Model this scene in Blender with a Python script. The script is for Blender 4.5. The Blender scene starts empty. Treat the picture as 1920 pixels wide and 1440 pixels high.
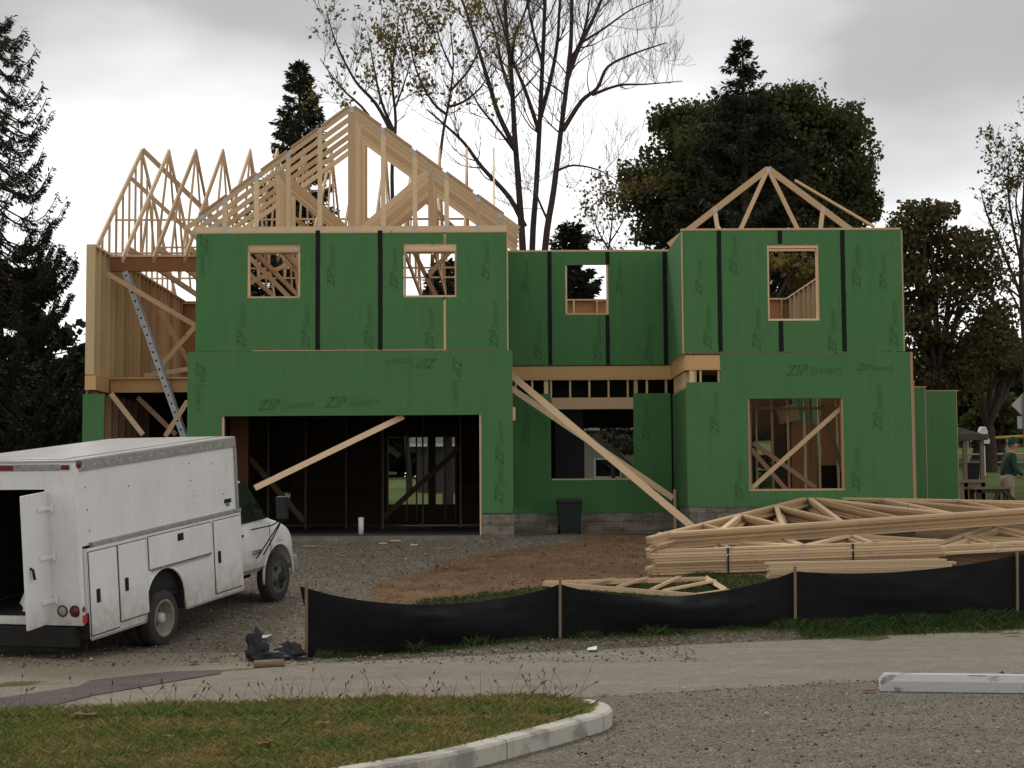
import bpy, math, random
import numpy as np
from mathutils import Vector, Matrix
from mathutils import noise as mnoise
R = math.radians
scene = bpy.context.scene
COL = scene.collection
random.seed(7)
# ------------------------------------------------------------------ camera
F = 3000.0
CAM = Vector((0, 0, 2.0))
YAW, PITCH, ROLL = R(.63), R(3.91), .0065
fwd = Vector((math.sin(YAW) * math.cos(PITCH), math.cos(YAW) * math.cos(PITCH), math.sin(PITCH)))
r0 = Vector((math.cos(YAW), -math.sin(YAW), 0))
u0 = r0.cross(fwd)
rt = (r0 * math.cos(ROLL) - u0 * math.sin(ROLL)).normalized()
up = (u0 * math.cos(ROLL) + r0 * math.sin(ROLL)).normalized()
cd = bpy.data.cameras.new('camera')
cd.sensor_width = 36
cd.lens = 36 * F / 1920
cd.clip_end = 2000
cam = bpy.data.objects.new('camera', cd)
COL.objects.link(cam)
m = Matrix.Identity(4)
for i in range(3):
    m[i][0], m[i][1], m[i][2], m[i][3] = rt[i], up[i], -fwd[i], CAM[i]
cam.matrix_world = m
scene.camera = cam


def P(x, y, Y):
    """point of the place seen at photo pixel x, y at distance Y from the camera"""
    d = fwd + rt * ((x - 960) / F) - up * ((y - 720) / F)
    return CAM + d * (Y / d.y)


def PX(x, Y, y=700):
    return P(x, y, Y).x


def PZ(y, Y, x=927):
    return P(x, y, Y).z


def sstep(a, b, t):
    t = min(1, max(0, (t - a) / (b - a)))
    return t * t * (3 - 2 * t)


def road_far(x):
    return 20.05 + .407 * x


def gz(x, y):
    """height of the ground"""
    rf = 20.05 + .407 * min(max(x, -20), 14)
    ys = max(21.3, rf + .1)
    z = 0.0
    if y > ys:
        t = y - ys
        k = 1.2 / (31 - ys)
        z = k * (t * t / 1.6 if t < .8 else t - .4)
        z = min(z, 1.16)
    z += .1 * sstep(.1, .7, y - rf) * sstep(-1.5, .5, x) * (1 - sstep(24.5, 29, y))
    if y > 43.6:
        k = .04 + .04 * sstep(3, 11, x)
        z += k * min(y - 43.6, 45)
    if x > 8.5 and y > 31:
        z += .2 * sstep(8.5, 10, x) * sstep(31, 34, y)
    return z


# ------------------------------------------------------------------ object helpers
OFF = {}


def link(o, parent=None):
    COL.objects.link(o)
    if parent is not None:
        o.parent = parent
    return o


def tag(o, label=None, cat=None, group=None, kind=None):
    for k, v in (('label', label), ('category', cat), ('group', group), ('kind', kind)):
        if v:
            o[k] = v
    return o


def thing(name, label, cat, loc=(0, 0, 0), group=None, mat=None):
    o = bpy.data.objects.new(name, None)
    o.empty_display_size = .2
    COL.objects.link(o)
    if mat is not None:
        o.matrix_world = mat
        OFF[o.name] = Vector((0, 0, 0))
    else:
        o.location = loc
        OFF[o.name] = Vector(loc)
    return tag(o, label, cat, group)


class MB:
    def __init__(s):
        s.v, s.f, s.m = [], [], []

    def poly(s, pts, mi=0):
        n = len(s.v)
        s.v += [tuple(p) for p in pts]
        s.f.append(tuple(range(n, n + len(pts))))
        s.m.append(mi)

    def hexa(s, c, mi=0):
        n = len(s.v)
        s.v += [tuple(p) for p in c]
        for q in ((0, 3, 2, 1), (4, 5, 6, 7), (0, 1, 5, 4), (1, 2, 6, 5), (2, 3, 7, 6), (3, 0, 4, 7)):
            s.f.append(tuple(n + i for i in q))
            s.m.append(mi)

    def box(s, x0, x1, y0, y1, z0, z1, mi=0):
        s.hexa([(x0, y0, z0), (x1, y0, z0), (x1, y1, z0), (x0, y1, z0),
                (x0, y0, z1), (x1, y0, z1), (x1, y1, z1), (x0, y1, z1)], mi)

    def bar(s, p0, p1, w, h, side=(0, 1, 0), mi=0):
        """board from p0 to p1; w measured along side, h across it"""
        p0, p1 = Vector(p0), Vector(p1)
        d = (p1 - p0).normalized()
        a = Vector(side)
        a = (a - d * a.dot(d)).normalized()
        b = d.cross(a)
        a, b = a * (w / 2), b * (h / 2)
        s.hexa([p0 - a - b, p0 + a - b, p0 + a + b, p0 - a + b, p1 - a - b, p1 + a - b, p1 + a + b, p1 - a + b], mi)

    def tube(s, pts, radii, n=8, mi=0, cap=True):
        pts = [Vector(p) for p in pts]
        base = len(s.v)
        prev = None
        for i, p in enumerate(pts):
            d = (pts[min(i + 1, len(pts) - 1)] - pts[max(i - 1, 0)])
            d = d.normalized() if d.length > 1e-9 else Vector((0, 0, 1))
            if prev is None:
                a = d.orthogonal().normalized()
            else:
                a = prev - d * prev.dot(d)
                a = a.normalized() if a.length > 1e-6 else d.orthogonal().normalized()
            prev = a
            b = d.cross(a)
            r = radii[i] if hasattr(radii, '__len__') else radii
            for k in range(n):
                t = 2 * math.pi * k / n
                s.v.append(tuple(p + a * (r * math.cos(t)) + b * (r * math.sin(t))))
        for i in range(len(pts) - 1):
            for k in range(n):
                k2 = (k + 1) % n
                s.f.append((base + i * n + k, base + i * n + k2, base + (i + 1) * n + k2, base + (i + 1) * n + k))
                s.m.append(mi)
        if cap:
            s.f.append(tuple(base + k for k in reversed(range(n))))
            s.f.append(tuple(base + (len(pts) - 1) * n + k for k in range(n)))
            s.m += [mi, mi]

    def lathe(s, prof, origin, axis=(0, 1, 0), n=28, mi=0):
        """prof: list of (distance along axis, radius)"""
        o, ax = Vector(origin), Vector(axis).normalized()
        a = ax.orthogonal().normalized()
        b = ax.cross(a)
        base = len(s.v)
        for t, r in prof:
            for k in range(n):
                q = 2 * math.pi * k / n
                s.v.append(tuple(o + ax * t + (a * math.cos(q) + b * math.sin(q)) * r))
        for i in range(len(prof) - 1):
            for k in range(n):
                k2 = (k + 1) % n
                s.f.append((base + i * n + k, base + i * n + k2, base + (i + 1) * n + k2, base + (i + 1) * n + k))
                s.m.append(mi)

    def grid(s, xs, zs, solid, fn, t, mi=0, mi_in=0):
        """a wall of thickness t cut in cells: fn(x, z, depth) -> point; solid(xc, zc) says where the wall stands"""
        nx, nz = len(xs) - 1, len(zs) - 1
        S = [[solid((xs[i] + xs[i + 1]) / 2, (zs[j] + zs[j + 1]) / 2) for j in range(nz)] for i in range(nx)]
        g = lambda i, j: 0 <= i < nx and 0 <= j < nz and S[i][j]
        for i in range(nx):
            for j in range(nz):
                if not S[i][j]:
                    continue
                a, b, c, d = xs[i], xs[i + 1], zs[j], zs[j + 1]
                s.poly([fn(a, c, 0), fn(b, c, 0), fn(b, d, 0), fn(a, d, 0)], mi)
                s.poly([fn(a, d, t), fn(b, d, t), fn(b, c, t), fn(a, c, t)], mi_in)
                if not g(i - 1, j):
                    s.poly([fn(a, c, t), fn(a, c, 0), fn(a, d, 0), fn(a, d, t)], mi_in)
                if not g(i + 1, j):
                    s.poly([fn(b, c, 0), fn(b, c, t), fn(b, d, t), fn(b, d, 0)], mi_in)
                if not g(i, j - 1):
                    s.poly([fn(a, c, 0), fn(a, c, t), fn(b, c, t), fn(b, c, 0)], mi_in)
                if not g(i, j + 1):
                    s.poly([fn(a, d, 0), fn(b, d, 0), fn(b, d, t), fn(a, d, t)], mi_in)

    def mesh(s, name, mats, off=Vector((0, 0, 0)), smooth=False):
        me = bpy.data.meshes.new(name)
        me.from_pydata([(p[0] - off[0], p[1] - off[1], p[2] - off[2]) for p in s.v], [], s.f)
        for mt in (mats if isinstance(mats, (list, tuple)) else [mats]):
            me.materials.append(mt)
        me.polygons.foreach_set('material_index', s.m)
        if smooth:
            me.polygons.foreach_set('use_smooth', [True] * len(s.f))
        me.update()
        return me

    def build(s, name, mats, parent=None, smooth=False, bevel=0):
        off = OFF[parent.name] if parent is not None else Vector((0, 0, 0))
        o = bpy.data.objects.new(name, s.mesh(name, mats, off, smooth))
        link(o, parent)
        OFF[o.name] = off
        if bevel:
            b = o.modifiers.new('bevel', 'BEVEL')
            b.width = bevel
            b.segments = 2
            b.limit_method = 'ANGLE'
        return o


def boxpart(name, mat, parent, x0, x1, y0, y1, z0, z1, bevel=0):
    b = MB()
    b.box(x0, x1, y0, y1, z0, z1)
    return b.build(name, mat, parent, bevel=bevel)


def barpart(name, mat, parent, p0, p1, w, h, side=(0, 1, 0)):
    b = MB()
    b.bar(p0, p1, w, h, side)
    return b.build(name, mat, parent)


def quads(name, V, mat, parent=None, tri=False):
    """V: (N,4,3) array of leaf-like faces in ONE mesh, quickly"""
    n = len(V)
    off = OFF[parent.name] if parent is not None else Vector((0, 0, 0))
    co = (V - np.array(off)).reshape(-1, 3).astype(np.float32)
    me = bpy.data.meshes.new(name)
    me.vertices.add(n * 4)
    me.vertices.foreach_set('co', co.ravel())
    me.loops.add(n * 4)
    me.loops.foreach_set('vertex_index', np.arange(n * 4, dtype=np.int32))
    me.polygons.add(n)
    me.polygons.foreach_set('loop_start', np.arange(n, dtype=np.int32) * 4)
    try:
        me.polygons.foreach_set('loop_total', np.full(n, 4, dtype=np.int32))
    except Exception:
        pass
    me.materials.append(mat)
    me.update(calc_edges=True)
    o = bpy.data.objects.new(name, me)
    link(o, parent)
    OFF[o.name] = off
    return o


def leaves(C, size, rng, elong=1.5, jit=.4):
    """rhombus leaves round the centres C, turned every way"""
    n = len(C)
    u = rng.normal(size=(n, 3))
    u /= np.linalg.norm(u, axis=1)[:, None]
    w = rng.normal(size=(n, 3))
    v = np.cross(u, w)
    v /= np.linalg.norm(v, axis=1)[:, None]
    s = size * (1 + jit * rng.uniform(-1, 1, size=(n, 1)))
    u, v = u * s * elong / 2, v * s / 2
    return np.stack([C - u, C - u * .1 + v, C + u, C - u * .1 - v], axis=1)


# ------------------------------------------------------------------ materials
class NT:
    def __init__(s, name, rough=.8, spec=.3):
        s.mat = bpy.data.materials.new(name)
        s.mat.use_nodes = True
        s.t = s.mat.node_tree
        s.b = s.t.nodes['Principled BSDF']
        s.b.inputs['Roughness'].default_value = rough
        s.b.inputs['Specular IOR Level'].default_value = spec
        s.co = None

    def n(s, typ, **kw):
        nd = s.t.nodes.new(typ)
        for k, v in kw.items():
            if k.startswith('i_'):
                key = k[2:].replace('_', ' ')
                nd.inputs[int(key) if key.isdigit() else key].default_value = v
            else:
                setattr(nd, k, v)
        return nd

    def l(s, a, b):
        s.t.links.new(a, b)

    def obj(s, scale=(1, 1, 1), rot=(0, 0, 0)):
        tc = s.n('ShaderNodeTexCoord')
        mp = s.n('ShaderNodeMapping')
        mp.inputs['Scale'].default_value = scale
        mp.inputs['Rotation'].default_value = rot
        s.l(tc.outputs['Object'], mp.inputs['Vector'])
        return mp.outputs['Vector']

    def noise(s, vec, scale, detail=4, rough=.6):
        nd = s.n('ShaderNodeTexNoise')
        nd.inputs['Scale'].default_value = scale
        nd.inputs['Detail'].default_value = detail
        nd.inputs['Roughness'].default_value = rough
        if vec is not None:
            s.l(vec, nd.inputs['Vector'])
        return nd.outputs['Fac']

    def ramp(s, fac, stops):
        nd = s.n('ShaderNodeValToRGB')
        e = nd.color_ramp.elements
        while len(e) < len(stops):
            e.new(.5)
        for el, (p, c) in zip(e, stops):
            el.position = p
            el.color = (*c, 1) if len(c) == 3 else c
        s.l(fac, nd.inputs['Fac'])
        return nd.outputs['Color']

    def mix(s, fac, a, b, blend='MIX'):
        nd = s.n('ShaderNodeMix', data_type='RGBA', blend_type=blend)
        for sock, v in ((nd.inputs[0], fac), (nd.inputs[6], a), (nd.inputs[7], b)):
            if isinstance(v, (int, float)):
                sock.default_value = v
            elif isinstance(v, tuple):
                sock.default_value = (*v, 1)
            else:
                s.l(v, sock)
        return nd.outputs[2]

    def rnd(s):
        return s.n('ShaderNodeNewGeometry').outputs['Random Per Island']

    def color(s, c):
        if isinstance(c, tuple):
            s.b.inputs['Base Color'].default_value = (*c, 1)
        else:
            s.l(c, s.b.inputs['Base Color'])
        return s

    def bump(s, h, strength=.3, dist=.01):
        nd = s.n('ShaderNodeBump')
        nd.inputs['Strength'].default_value = strength
        nd.inputs['Distance'].default_value = dist
        s.l(h, nd.inputs['Height'])
        s.l(nd.outputs['Normal'], s.b.inputs['Normal'])
        return s


def simple(name, c, rough=.7, var=.25, scale=6, metal=0, spec=.3, bump=0):
    t = NT(name, rough, spec)
    f = t.noise(t.obj(), scale, 6, .65)
    dk = tuple(x * (1 - var) for x in c)
    lt = tuple(min(1, x * (1 + var * .6)) for x in c)
    t.color(t.ramp(f, [(.3, dk), (.7, lt)]))
    t.b.inputs['Metallic'].default_value = metal
    if bump:
        t.bump(f, bump)
    return t.mat


def wood(name, lt, dk, rough=.75):
    lt, dk = tuple(x * 1.05 for x in lt), tuple(x * .9 for x in dk)
    t = NT(name, rough, .25)
    oi = t.n('ShaderNodeObjectInfo')
    ad = t.n('ShaderNodeMath', operation='ADD')
    fr = t.n('ShaderNodeMath', operation='FRACT')
    t.l(t.rnd(), ad.inputs[0])
    t.l(oi.outputs['Random'], ad.inputs[1])
    t.l(ad.outputs[0], fr.inputs[0])
    r = fr.outputs[0]
    v = t.obj((1, 1, 1))
    f1 = t.noise(v, 3.2, 5, .7)
    f2 = t.noise(v, 38, 3, .6)
    vo = t.n('ShaderNodeTexVoronoi')
    vo.inputs['Scale'].default_value = 2.1
    t.l(v, vo.inputs['Vector'])
    base = t.mix(r, dk, lt)
    c = t.mix(f1, tuple(x * .86 for x in dk), base)
    c = t.mix(.75, c, base)
    knots = t.ramp(vo.outputs['Distance'], [(.0, (.55, .42, .32)), (.045, (.62, .5, .4)), (.075, (1, 1, 1))])
    c = t.mix(.9, c, knots, 'MULTIPLY')
    grain = t.ramp(f2, [(.35, (.86, .82, .78)), (.65, (1, 1, 1))])
    c = t.mix(.8, c, grain, 'MULTIPLY')
    t.color(c)
    t.bump(f2, .15, .004)
    return t.mat


M = {}
M['pine'] = wood('pine', (.83, .63, .40), (.58, .395, .22))
M['old_pine'] = wood('old_pine', (.58, .40, .25), (.44, .28, .165))
M['rim'] = wood('rim_board', (.66, .42, .19), (.57, .35, .15))
M['beam'] = wood('laminated_beam', (.30, .135, .06), (.24, .10, .045))
M['osb'] = wood('strand_board', (.55, .31, .14), (.46, .24, .10))
M['ply'] = wood('plywood', (.68, .53, .30), (.60, .46, .25))
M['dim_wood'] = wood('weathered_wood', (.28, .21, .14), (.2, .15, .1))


def green():
    t = NT('green_sheathing', .85, .2)
    v = t.obj()
    f = t.noise(v, 34, 4, .85)
    g = t.noise(v, 1.3, 5, .6)
    s = t.noise(t.obj((7, 7, .7)), 1, 4, .6)
    c = t.ramp(f, [(.25, (.062, .158, .058)), (.75, (.104, .236, .090))])
    c = t.mix(g, (.068, .186, .066), c)
    dirt = t.ramp(s, [(.36, (.70, .72, .64)), (.56, (1, 1, 1))])
    c = t.mix(.28, c, dirt, 'MULTIPLY')
    sc = t.noise(t.obj((2.3, 2.3, 60)), 1, 3, .6)
    scuff = t.ramp(sc, [(.66, (0, 0, 0)), (.78, (.32, .32, .32))])
    c = t.mix(scuff, c, (.16, .25, .13))
    t.color(c)
    t.bump(f, .08, .003)
    return t.mat


M['green'] = green()
M['ink'] = simple('dark_print', (.052, .136, .050), .9, .4, 14)
M['tape'] = simple('black_tape', (.005, .005, .0055), .6, .6, 9, spec=.2)
M['plate'] = simple('galvanised_plate', (.46, .47, .47), .5, .2, 30, .3)
M['alu'] = simple('aluminium', (.38, .385, .39), .5, .2, 10, .4)
M['black'] = simple('black', (.012, .012, .013), .6, .3, 12)
M['concrete'] = simple('concrete', (.42, .40, .36), .9, .3, 5, bump=.15)
M['white_paint'] = simple('white_paint', (.80, .80, .79), .45, .06, 3)


def blocks():
    t = NT('concrete_blocks', .95, .15)
    tc = t.n('ShaderNodeTexCoord')
    sp = t.n('ShaderNodeSeparateXYZ')
    t.l(tc.outputs['Object'], sp.inputs[0])
    ad = t.n('ShaderNodeMath', operation='ADD')
    t.l(sp.outputs[0], ad.inputs[0])
    t.l(sp.outputs[1], ad.inputs[1])
    cb = t.n('ShaderNodeCombineXYZ')
    t.l(ad.outputs[0], cb.inputs[0])
    t.l(sp.outputs[2], cb.inputs[1])
    br = t.n('ShaderNodeTexBrick')
    br.inputs['Scale'].default_value = 1
    br.inputs['Brick Width'].default_value = .4
    br.inputs['Row Height'].default_value = .2
    br.inputs['Mortar Size'].default_value = .008
    br.inputs['Color1'].default_value = (.30, .27, .225, 1)
    br.inputs['Color2'].default_value = (.22, .20, .17, 1)
    br.inputs['Mortar'].default_value = (.14, .13, .115, 1)
    t.l(cb.outputs[0], br.inputs['Vector'])
    f = t.noise(t.obj((1, 1, 2.5)), 1.6, 6, .7)
    st = t.ramp(f, [(.4, (.45, .38, .32)), (.6, (1, 1, 1))])
    t.color(t.mix(.8, br.outputs['Color'], st, 'MULTIPLY'))
    t.bump(br.outputs['Fac'], -.4, .006)
    return t.mat


M['block'] = blocks()


def leafmat(name, cols, rough=.7, trans=.25):
    t = NT(name, rough, .25)
    c = t.ramp(t.rnd(), [(i / max(1, len(cols) - 1), k) for i, k in enumerate(cols)])
    g = t.noise(t.obj(), .55, 3, .6)
    c = t.mix(.6, c, t.ramp(g, [(.3, (.6, .6, .55)), (.7, (1.2, 1.15, 1.0))]), 'MULTIPLY')
    t.color(c)
    tr = t.n('ShaderNodeBsdfTranslucent')
    t.l(c, tr.inputs['Color'])
    mx = t.n('ShaderNodeMixShader', i_0=trans)
    t.l(t.b.outputs[0], mx.inputs[1])
    t.l(tr.outputs[0], mx.inputs[2])
    out = [n for n in t.t.nodes if n.type == 'OUTPUT_MATERIAL'][0]
    t.l(mx.outputs[0], out.inputs['Surface'])
    return t.mat


M['spruce'] = leafmat('spruce_needles', [(.017, .020, .011), (.028, .034, .018), (.036, .040, .02)], trans=.1)
M['pine_tip'] = leafmat('yellowing_needles', [(.018, .024, .013), (.03, .036, .018), (.09, .075, .025)], trans=.1)
M['maple'] = leafmat('maple_leaves', [(.045, .066, .02), (.066, .088, .028), (.08, .082, .028), (.12, .08, .028)], trans=.4)
M['brown_leaf'] = leafmat('browning_leaves', [(.05, .058, .02), (.075, .078, .027), (.115, .088, .033), (.135, .08, .037)], trans=.4)
M['yellow_leaf'] = leafmat('yellowing_leaves', [(.12, .11, .035), (.19, .15, .045), (.24, .17, .04), (.09, .065, .03)], trans=.5)
M['bush'] = leafmat('bush_leaves', [(.05, .065, .02), (.09, .10, .03), (.12, .12, .035)])
M['grass'] = leafmat('grass_blades', [(.08, .12, .025), (.125, .16, .035), (.20, .19, .055), (.34, .25, .10), (.38, .21, .10)], trans=.35)
def turf():
    t = NT('turf_blades', .75, .2)
    r = t.rnd()
    g = t.ramp(r, [(0, (.08, .14, .028)), (.6, (.14, .20, .04)), (1, (.26, .26, .08))])
    d = t.ramp(r, [(0, (.17, .15, .05)), (.4, (.30, .21, .08)), (.8, (.42, .29, .12)), (1, (.50, .40, .20))])
    n = t.noise(t.obj(), 1.7, 5, .7)
    t.color(t.mix(t.ramp(n, [(.40, (.05, .05, .05)), (.50, (.35, .35, .35)), (.62, (.95, .95, .95))]), g, d))
    return t.mat


M['grass'] = turf()
M['weed'] = leafmat('weed_blades', [(.03, .065, .018), (.05, .09, .022), (.075, .11, .03)], trans=.25)
M['seed'] = leafmat('seed_heads', [(.12, .085, .05), (.19, .15, .075), (.10, .10, .045)], trans=.3)
M['wood_far'] = leafmat('far_wood_leaves', [(.018, .022, .012), (.03, .03, .015), (.045, .035, .018)])
M['bark'] = simple('bark', (.058, .040, .033), .95, .4, 9, bump=.4)
M['dead_leaf'] = leafmat('dead_leaves', [(.16, .07, .03), (.22, .09, .04), (.11, .06, .03)], trans=.15)


# ------------------------------------------------------------------ sky and sun
w = bpy.data.worlds.new('World')
scene.world = w
w.use_nodes = True
nt = w.node_tree
for n in list(nt.nodes):
    nt.nodes.remove(n)
N = nt.nodes.new
out = N('ShaderNodeOutputWorld')
SUN_EL, SUN_AZ = R(48), R(-25)      # the brightest part of the cloud cover, beyond the house
sky = N('ShaderNodeTexSky')
sky.sky_type = 'NISHITA'
sky.sun_disc = False
sky.sun_elevation = SUN_EL
sky.sun_rotation = SUN_AZ
b1 = N('ShaderNodeBackground')
b1.inputs['Strength'].default_value = .07
nt.links.new(sky.outputs[0], b1.inputs['Color'])
tc = N('ShaderNodeTexCoord')
sx = N('ShaderNodeSeparateXYZ')
nt.links.new(tc.outputs['Generated'], sx.inputs[0])
mp = N('ShaderNodeMapping')
mp.inputs['Scale'].default_value = (4.2, 4.2, 9)
mp.inputs['Location'].default_value = (3.1, 1.7, .35)
mp.inputs['Rotation'].default_value = (0, R(12), 0)
nt.links.new(tc.outputs['Generated'], mp.inputs['Vector'])
n1 = N('ShaderNodeTexNoise')
n1.inputs['Scale'].default_value = 1.0
n1.inputs['Detail'].default_value = 4
n1.inputs['Roughness'].default_value = .42
nt.links.new(mp.outputs[0], n1.inputs['Vector'])


def math_(op, a, b=None, clamp=False):
    nd = N('ShaderNodeMath')
    nd.operation = op
    nd.use_clamp = clamp
    for i, v in enumerate((a, b)):
        if v is None:
            continue
        if isinstance(v, (int, float)):
            nd.inputs[i].default_value = v
        else:
            nt.links.new(v, nd.inputs[i])
    return nd.outputs[0]


# height of the direction + cloud noise -> bright band near the horizon, grey deck above
hz = math_('ADD', sx.outputs[2], math_('MULTIPLY', math_('SUBTRACT', n1.outputs['Fac'], .5), .27))
gd = math_('ADD', 1.0, math_('POWER', math_('MULTIPLY', math_('ABSOLUTE', sx.outputs[0]), 7.0), 2.0))
gap = math_('DIVIDE', 1.0, math_('MULTIPLY', gd, gd))
hz = math_('SUBTRACT', hz, math_('MULTIPLY', gap, .10))
rp = N('ShaderNodeValToRGB')
e = rp.color_ramp.elements
e[0].position, e[0].color = .0, (1.22, 1.20, 1.19, 1)
e[1].position, e[1].color = 1., (.62, .62, .64, 1)
for p, c in ((.14, 1.3), (.185, 1.1), (.222, .78), (.262, .52), (.33, .43), (.45, .62), (.65, .82)):
    k = e.new(p)
    k.color = (c, c * .995, c * 1.0, 1)
nt.links.new(hz, rp.inputs['Fac'])
b2 = N('ShaderNodeBackground')
b2.inputs['Strength'].default_value = 1.0
nt.links.new(rp.outputs[0], b2.inputs['Color'])
mxs = N('ShaderNodeMixShader')
mxs.inputs[0].default_value = .93
nt.links.new(b1.outputs[0], mxs.inputs[1])
nt.links.new(b2.outputs[0], mxs.inputs[2])
nt.links.new(mxs.outputs[0], out.inputs['Surface'])
sd = bpy.data.lights.new('sun', 'SUN')
sd.energy = 1.25
sd.angle = R(16)
sd.color = (1, .96, .9)
so = bpy.data.objects.new('sun', sd)
COL.objects.link(so)
sdir = Vector((math.sin(SUN_AZ) * math.cos(SUN_EL), math.cos(SUN_AZ) * math.cos(SUN_EL), math.sin(SUN_EL)))
so.rotation_euler = sdir.to_track_quat('Z', 'Y').to_euler()
vs = scene.view_settings
vs.view_transform = 'Standard'
vs.look = 'None'
vs.exposure = .1
vs.gamma = 1

# ------------------------------------------------------------------ ground
def inpoly(x, y, poly):
    c = False
    j = len(poly) - 1
    for i in range(len(poly)):
        xi, yi = poly[i]
        xj, yj = poly[j]
        if (yi > y) != (yj > y) and x < (xj - xi) * (y - yi) / (yj - yi) + xi:
            c = not c
        j = i
    return c


def fb(x, y, s, o=0):
    return mnoise.fractal((x * s + o, y * s - o, o * .37), 1, 2, 4)


gravel_poly = [(-16, 18.2), (-2.55, 18.9), (-2.5, 21.5), (-2.35, 24.0), (-1.6, 26.4), (-.6, 28.4), (.1, 29.4), (1.6, 30.4), (1.6, 34), (-6.2, 34), (-9, 31), (-16, 30)]
lot_sand = [(-16, 16.6), (-4.2, 17.8), (-2.2, 19.2), (-2.4, 20.4), (-16, 21.2)]


def zone(x, y):
    n = .9 * fb(x, y, .55, 3.1) + .35 * fb(x, y, 2.5, 9)
    xx, yy = x + n * .5, y + n * .45
    g = d = s = 0
    if inpoly(xx, yy, gravel_poly):
        g = 1
    elif 20.0 < yy < 33.6 and -2.7 < xx < 9.4:
        d = 1
        if yy < 24.9 + .14 * xx and xx > -1.1:
            d = 0
        if yy < 21.0 and xx < -1.2:
            d = .6
        if xx > 3.1 and yy < 26.6:
            d = 0
    if 17 < y < 20.05 + .407 * x + .62 + .25 * n and x > -2.6 and x < 4.5:
        g, d = .75, 0
    if inpoly(xx, yy, lot_sand):
        s = 1
    return (g, d, s)


xs = list(np.arange(-12, 12.01, .13))
xs = [-220, -150, -100, -70, -50, -38, -30, -24, -19, -16, -14, -13] + xs + [12.6, 13.5, 15, 17, 20, 25, 32, 42, 60, 90, 140, 220]
ys = [-60, -30, -10, 0, 6, 10, 13, 15, 16, 17] + list(np.arange(17.6, 34, .13)) + [34.3, 35, 36, 37.5, 39, 41, 43, 43.6, 44.2, 45, 47, 50, 54, 60, 66, 74, 85, 100, 130, 180, 300, 500]
gb = MB()
nx = len(xs)
Z = []
for y in ys:
    for x in xs:
        z = gz(x, y)
        if 17.5 < y < 34 and -13 < x < 13:
            z += .035 * fb(x, y, .9, 5) * sstep(21, 23, y) + .008 * fb(x, y, 4, 2)
        gb.v.append((x, y, z - .005))
        Z.append(zone(x, y) if 16 < y < 36 and -17 < x < 14 else (0, 0, 0))
for j in range(len(ys) - 1):
    for i in range(nx - 1):
        gb.f.append((j * nx + i, j * nx + i + 1, (j + 1) * nx + i + 1, (j + 1) * nx + i))
        gb.m.append(0)


def ground_mat():
    t = NT('ground', .95, .15)
    v = t.obj()
    at = t.n('ShaderNodeAttribute', attribute_name='zone')
    sp = t.n('ShaderNodeSeparateColor')
    t.l(at.outputs['Color'], sp.inputs[0])
    fine = t.noise(v, 26, 4, .75)
    mid = t.noise(v, 2.2, 5, .65)
    big = t.noise(v, .5, 4, .6)
    vo = t.n('ShaderNodeTexVoronoi')
    vo.inputs['Scale'].default_value = 34
    t.l(v, vo.inputs['Vector'])
    grass = t.ramp(fine, [(.3, (.035, .05, .015)), (.5, (.07, .085, .025)), (.7, (.13, .115, .045))])
    grass = t.mix(t.ramp(mid, [(.4, (0, 0, 0)), (.7, (.6, .6, .6))]), grass, (.12, .085, .04))
    cs = t.n('ShaderNodeSeparateColor')
    t.l(vo.outputs['Color'], cs.inputs[0])
    gravel = t.ramp(cs.outputs[0], [(.0, (.085, .070, .050)), (.45, (.155, .130, .095)), (.8, (.22, .19, .145)), (1, (.38, .34, .275))])
    gravel = t.mix(t.ramp(mid, [(.45, (0, 0, 0)), (.7, (.7, .7, .7))]), gravel, (.16, .115, .075))
    dirt = t.ramp(mid, [(.3, (.12, .066, .034)), (.5, (.26, .15, .08)), (.72, (.36, .225, .135))])
    dirt = t.mix(t.ramp(fine, [(.35, (.8, .8, .8)), (.6, (0, 0, 0))]), dirt, (.075, .047, .028))
    dirt = t.mix(t.ramp(big, [(.4, (0, 0, 0)), (.7, (.5, .5, .5))]), dirt, (.22, .135, .08))
    sand = t.ramp(fine, [(.3, (.17, .142, .10)), (.7, (.34, .30, .225))])
    c = t.mix(sp.outputs[0], grass, gravel)
    c = t.mix(sp.outputs[1], c, dirt)
    c = t.mix(sp.outputs[2], c, sand)
    t.color(c)
    h = t.mix(.5, vo.outputs['Distance'], fine)
    t.bump(h, .9, .03)
    return t.mat


gmesh = gb.mesh('ground', ground_mat(), smooth=True)
ca = gmesh.color_attributes.new('zone', 'FLOAT_COLOR', 'POINT')
ca.data.foreach_set('color', [c for z in Z for c in (*z, 1)])
ground = bpy.data.objects.new('ground', gmesh)
COL.objects.link(ground)
ground['kind'] = 'structure'


def sheet(name, poly, mat, dz, step=.5, edge=.0, seed=0):
    """flat sheet over the ground cut to poly with a ragged edge"""
    pts = []
    n = len(poly)
    for i in range(n):
        a, b = Vector((*poly[i], 0)), Vector((*poly[(i + 1) % n], 0))
        k = max(1, int((b - a).length / step))
        for j in range(k):
            p = a.lerp(b, j / k)
            e_ = edge * fb(p.x, p.y, 1.3, seed)
            pts.append((p.x + e_ * .5, p.y + e_, gz(p.x, p.y) + dz))
    b = MB()
    b.poly(pts)
    o = b.build(name, mat)
    o['kind'] = 'structure'
    return o


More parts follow.
